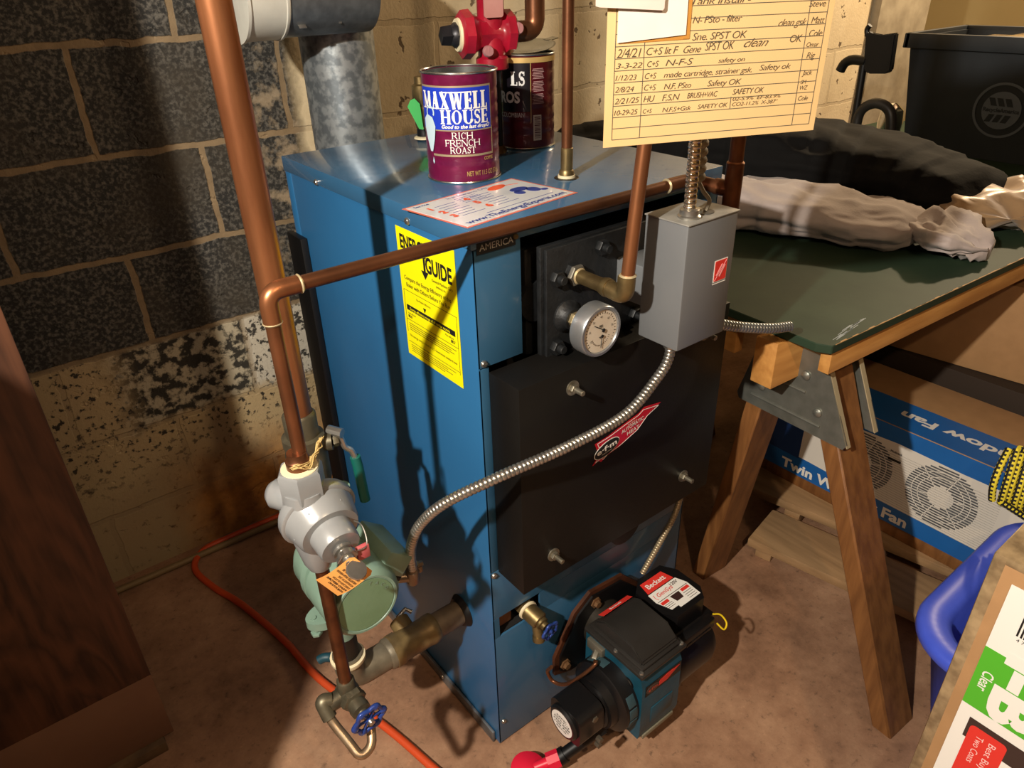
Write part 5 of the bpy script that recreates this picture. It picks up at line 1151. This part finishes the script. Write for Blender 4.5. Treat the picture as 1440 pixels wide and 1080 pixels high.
for q_, tx in enumerate(('Two Coats', 'Best Buy')): text(b, tx, LO3, LU, LV, .028+.014*q_, .455, .008, rot=-PI/2, lift=.0008, width=.05)
sub('patch_lettering', b, mat('pink_white', 'f0c8c4', .5), lb)

tu_ = thing('plastic_tub', 'royal blue plastic tub with rolled rim at the right foreground', 'tub', (.86, -.68, 0))
x0, x1, y0, y1, zr = .545, 1.046, -.95, -.425, .30
def ring(b, x0, x1, y0, y1, r, z): return [b.verts.new((x, y, z)) for x, y in rrect(x0, x1, y0, y1, r, 10)]
b = B(); prof_ = [(.075, .0, .006), (.02, .0, zr-.035), (.0, 0, zr-.028), (-.006, 0, zr-.022), (-.006, 0, zr-.008), (.0, 0, zr), (.035, 0, zr-.004), (.045, 0, zr-.012), (.085, 0, .012)]
rr_ = [ring(b, x0+i_, x1-i_, y0+i_, y1-i_, max(.02, .11-i_*.8), z) for i_, _, z in prof_]
for A, Bq in zip(rr_, rr_[1:]):
    for i in range(len(A)): b.faces.new([A[i], A[(i+1) % len(A)], Bq[(i+1) % len(A)], Bq[i]])
b.faces.new(rr_[0]); b.faces.new(rr_[-1]); put('shell', b, TUB, tu_, ang=60)

# rope hank
rp = thing('rope_hank', 'yellow and black braided rope hank hanging over the blue tub', 'rope', (1.0, -.45, .30))
RC = V((.975, -.435, .420)); ru = V((.72, -.66, -.1)).normalized(); rv_ = V((.25, .15, .93)); rv_ = (rv_-ru*rv_.dot(ru)).normalized(); rn = ru.cross(rv_)
paths = []
for k in range(7):
    o_ = .0125*k; P_ = []
    for i in range(15):
        a = i/14; P_.append(RC+ru*(-.055+o_+.02*math.sin(a*PI*.9)*(-1 if k < 1 else -.6))+rv_*(.050-.105*a-.004*k+ (.006*k if a < .3 else 0))+rn*(.014*math.sin(a*PI)+.004*(k % 2)))
    paths.append(P_)
paths.append([RC+ru*(-.045+.018*i)+rv_*(.056-.002*i)+rn*.012 for i in range(8)])
paths.append([RC+ru*(-.052+.012*i)+rv_*(-.052-.006*i)+rn*.012 for i in range(10)])
paths.append([RC+ru*(-.0+.002*i)+rv_*(-.05-.012*i)+rn*(.02+.002*i) for i in range(9)])
for P_ in paths:
    b = B(); pp = resample(spline(P_, .004), .0022); n = 10
    tube(b, pp, .0068, n)
    b.faces.ensure_lookup_table()
    for idx, f in enumerate(b.faces):
        if idx < (len(pp)-1)*n:
            i, j = divmod(idx, n); f.material_index = 1 if ((i//2+j//1) % 4 < 2) ^ ((i//4) % 2) else 0
    put('rope_strand', b, [ROPEY, ROPEK], rp)

# ------------------------------------------------------------------ cloth bundles on the table
def bundle(name, pts, m_, label, seed, amp=.014, fr=9., nu=96, flat_=None, cat='cloth'):
    """pts: (x, y, zmid, halfwidth, halfheight); soft roll with folds, flattened underneath"""
    cs = spline([V(p[:3]) for p in pts], .009); ws = spline([V((p[3], p[4], 0)) for p in pts], .009); n = len(cs)
    k = [min(int(i*len(ws)/n), len(ws)-1) for i in range(n)]; b = B(); rings = []
    for i, c in enumerate(cs):
        d = (cs[min(i+1, n-1)]-cs[max(i-1, 0)]); d.z = 0; d.normalize(); s_ = V((d.y, -d.x, 0)); w_, h_ = ws[k[i]].x, ws[k[i]].y
        e = math.sqrt(min(1, min(i, n-1-i)/6+.08)); R_ = []
        for j in range(nu):
            a = 2*PI*j/nu; ca, sa = math.cos(a), math.sin(a)
            ca = math.copysign(abs(ca)**.8, ca); sa = math.copysign(abs(sa)**.8, sa)
            p = c+s_*ca*w_*e+V((0, 0, 1))*sa*h_*e
            q_ = V((p.x*fr*.6+seed, p.y*fr*.35, p.z*fr*1.6)); nz_ = noise.noise(q_)*amp*1.5+abs(noise.noise(q_*2.3+V((5, 1, 2))))*amp*-1.3
            nz_ += math.sin(a*3+noise.noise(q_*.7)*6)*amp*.35-abs(noise.noise(q_*3.7+V((1, 7, 3))))*amp*.8-abs(noise.noise(q_*.9+V((3, 7, 9))))**.6*amp*.9+amp*.5
            dr_ = (s_*ca+V((0, 0, sa))).normalized(); p = p+dr_*nz_; p.z = max(p.z, TZ+.0008); R_.append(b.verts.new(p))
        rings.append(R_)
    for A, Bq in zip(rings, rings[1:]):
        for j in range(nu): b.faces.new([A[j], A[(j+1) % nu], Bq[(j+1) % nu], Bq[j]])
    b.faces.new(rings[0]); b.faces.new(rings[-1])
    return put(name, b, m_, label=label, cat=cat, ang=80)
bundle('folded_cloth', [(.86, .55, .80, .07, .05), (.93, .38, .805, .10, .055), (1.02, .20, .805, .12, .055), (1.08, .05, .80, .12, .050), (1.12, -.07, .795, .11, .045)], CLOTHG, 'grey-beige cloth bundle along the front of the table in front of the black bag', 1.3)
bundle('folded_cloth', [(1.10, -.05, .79, .085, .036), (1.11, -.13, .79, .10, .040), (1.12, -.20, .782, .07, .028)], CLOTHG, 'crumpled beige cloth end at the near end of the grey-beige bundle', 4.1, .022, 14)
bundle('fabric_bag', [(.80, .84, .83, .10, .07), (1.05, .66, .86, .16, .09), (1.22, .44, .865, .18, .095), (1.34, .22, .85, .18, .085), (1.36, .02, .83, .17, .070), (1.33, -.10, .81, .13, .050)], CLOTHB, 'large black fabric bag roll lying on the table behind the beige bundle', 2.2, .012, 6, cat='bag')
bundle('satin_cloth', [(1.42, -.02, .82, .12, .06), (1.36, -.11, .81, .15, .055), (1.32, -.19, .80, .13, .045)], SATIN, 'shiny tan satin cloth spilling from the end of the black bag', 7.7, .024, 8)

# storage bin on the table, behind the bag
bn = thing('storage_bin', 'charcoal plastic recycling bin with round emblem behind the cloth bundles', 'bin', (2.15, .20, TZ))
b = B(); bx0, by0, by1, zt = 2.0, -.12, .475, 1.085
A = [(bx0+.03, by0+.02, TZ+.0005), (bx0+.33, by0+.02, TZ+.0005), (bx0+.33, by1-.04, TZ+.0005), (bx0+.03, by1-.04, TZ+.0005)]; A2 = [(bx0, by0, zt), (bx0+.37, by0, zt), (bx0+.37, by1, zt), (bx0, by1, zt)]
vs = [b.verts.new(p) for p in A+A2]
for f in ((3, 2, 1, 0), (0, 1, 5, 4), (1, 2, 6, 5), (2, 3, 7, 6), (3, 0, 4, 7)): b.faces.new([vs[i] for i in f])
V2 = [b.verts.new(V(p)+(V((bx0+.185, (by0+by1)/2, V(p).z))-V(p))*.03) for p in A+A2]
for f in ((0, 1, 2, 3), (4, 5, 1, 0), (5, 6, 2, 1), (6, 7, 3, 2), (7, 4, 0, 3)): b.faces.new([V2[i] for i in f])
for i in range(4): b.faces.new([vs[4+i], vs[4+(i+1) % 4], V2[4+(i+1) % 4], V2[4+i]])
put('body', b, BINM, bn, smooth=False)
b = B()
box(b, bx0-.014, bx0+.384, by1-.004, by1+.014, zt-.03, zt+.012, .003); box(b, bx0-.014, bx0+.384, by0-.014, by0+.004, zt-.03, zt+.012, .003); box(b, bx0-.014, bx0+.004, by0-.01, by1+.01, zt-.03, zt+.012, .003); box(b, bx0+.366, bx0+.384, by0-.01, by1+.01, zt-.03, zt+.012, .003)
put('rim', b, BINM, bn)
slope = V((-.03, 0, .330)).normalized(); EO_ = V((bx0+.0152, .172, .900)); eu = V((0, -1, 0)); ev = slope
b = B()
def ringp(r0, r1, n=48):
    for i in range(n):
        a, c = 2*PI*i/n, 2*PI*(i+1)/n; prism(b, [(r0*math.cos(a), r0*math.sin(a)), (r1*math.cos(a), r1*math.sin(a)), (r1*math.cos(c), r1*math.sin(c)), (r0*math.cos(c), r0*math.sin(c))], EO_, eu, ev, .0012)
ringp(.071, .078); prism(b, ellipse(0, 0, .053, .053), EO_, eu, ev, .0012); put('emblem', b, BINL, bn)
b = B()
for s_ in (1, -1):
    for k in range(3): prism(b, [(-.03+.022*k*1, .012*s_), (-.014+.022*k, .012*s_), (-.024+.022*k, .034*s_), (-.040+.022*k, .034*s_)][::s_], EO_+V((-.0013, 0, 0)), eu, ev, .0006)
text(b, 'RecycleAmerica', EO_, eu, ev, 0, -.0045, .011, 'c', width=.098, bold=.03, lift=.002); put('emblem_lettering', b, BINM, bn)
# contents glimpsed over the rim
b = B()
for k in range(4): box(b, bx0+.05, bx0+.32, -.05+.11*k, .04+.11*k, TZ+.02, zt+.004-.012*(k % 2), .01)
put('bin_contents', b, mat('clear_tan_plastic', 'b8a078', .25, 0, '8a7048', 15, .6, coat=.5), label='stacked tan and clear plastic containers inside the charcoal bin', cat='container')

# calf pad and legrest, dark, by the wall
lg = thing('wheelchair_legrest', 'black padded wheelchair leg rest standing behind the black bag', 'leg rest', (1.95, .62, TZ))
b = B(); cp_ = [(.570, 1.100), (.562, 1.104), (.549, 1.094), (.52, 1.091), (.475, 1.103), (.467, .997), (.480, .988), (.537, .984), (.556, .995)]
prism(b, cp_, (1.90, 0, 0), (0, 1, 0), (0, 0, 1), .022); bmesh.ops.bevel(b, geom=b.edges[:], offset=.004, segments=2, affect='EDGES'); put('calf_pad', b, BLACK, lg)
b = B(); tube(b, spline([(1.91, .553, TZ), (1.91, .556, .86), (1.91, .559, .95), (1.91, .562, 1.02)], .01), .0115, 12); put('post', b, BLACK, lg)
b = B(); tube(b, spline([(1.91, .555, 1.018), (1.91, .60, 1.020), (1.91, .625, 1.008), (1.91, .636, .985)], .008), .015, 12); put('hook', b, BLACK, lg)
b = B(); tube(b, spline([(1.91, .567, 1.09), (1.91, .572, 1.108), (1.91, .565, 1.120)], .004), .008, 10); put('latch', b, BLACK, lg)
b = B(); tube(b, spline([(1.91, .547, .80), (1.91, .541, .87), (1.91, .497, .90), (1.91, .446, .88), (1.91, .425, .80)], .01), .016, 12); put('heel_loop', b, PLGREY, lg)
b = B(); lathe(b, (2.10, .530, TZ), (0, 0, 1), [(0, .035), (.06, .04), (.10, .035), (.120, .01), (.122, 0)], 32); put('chrome_cap', b, mat('chrome', 'd0d4d6', .12, 1.), label='chrome dome standing between the leg rest and the charcoal bin', cat='fitting')
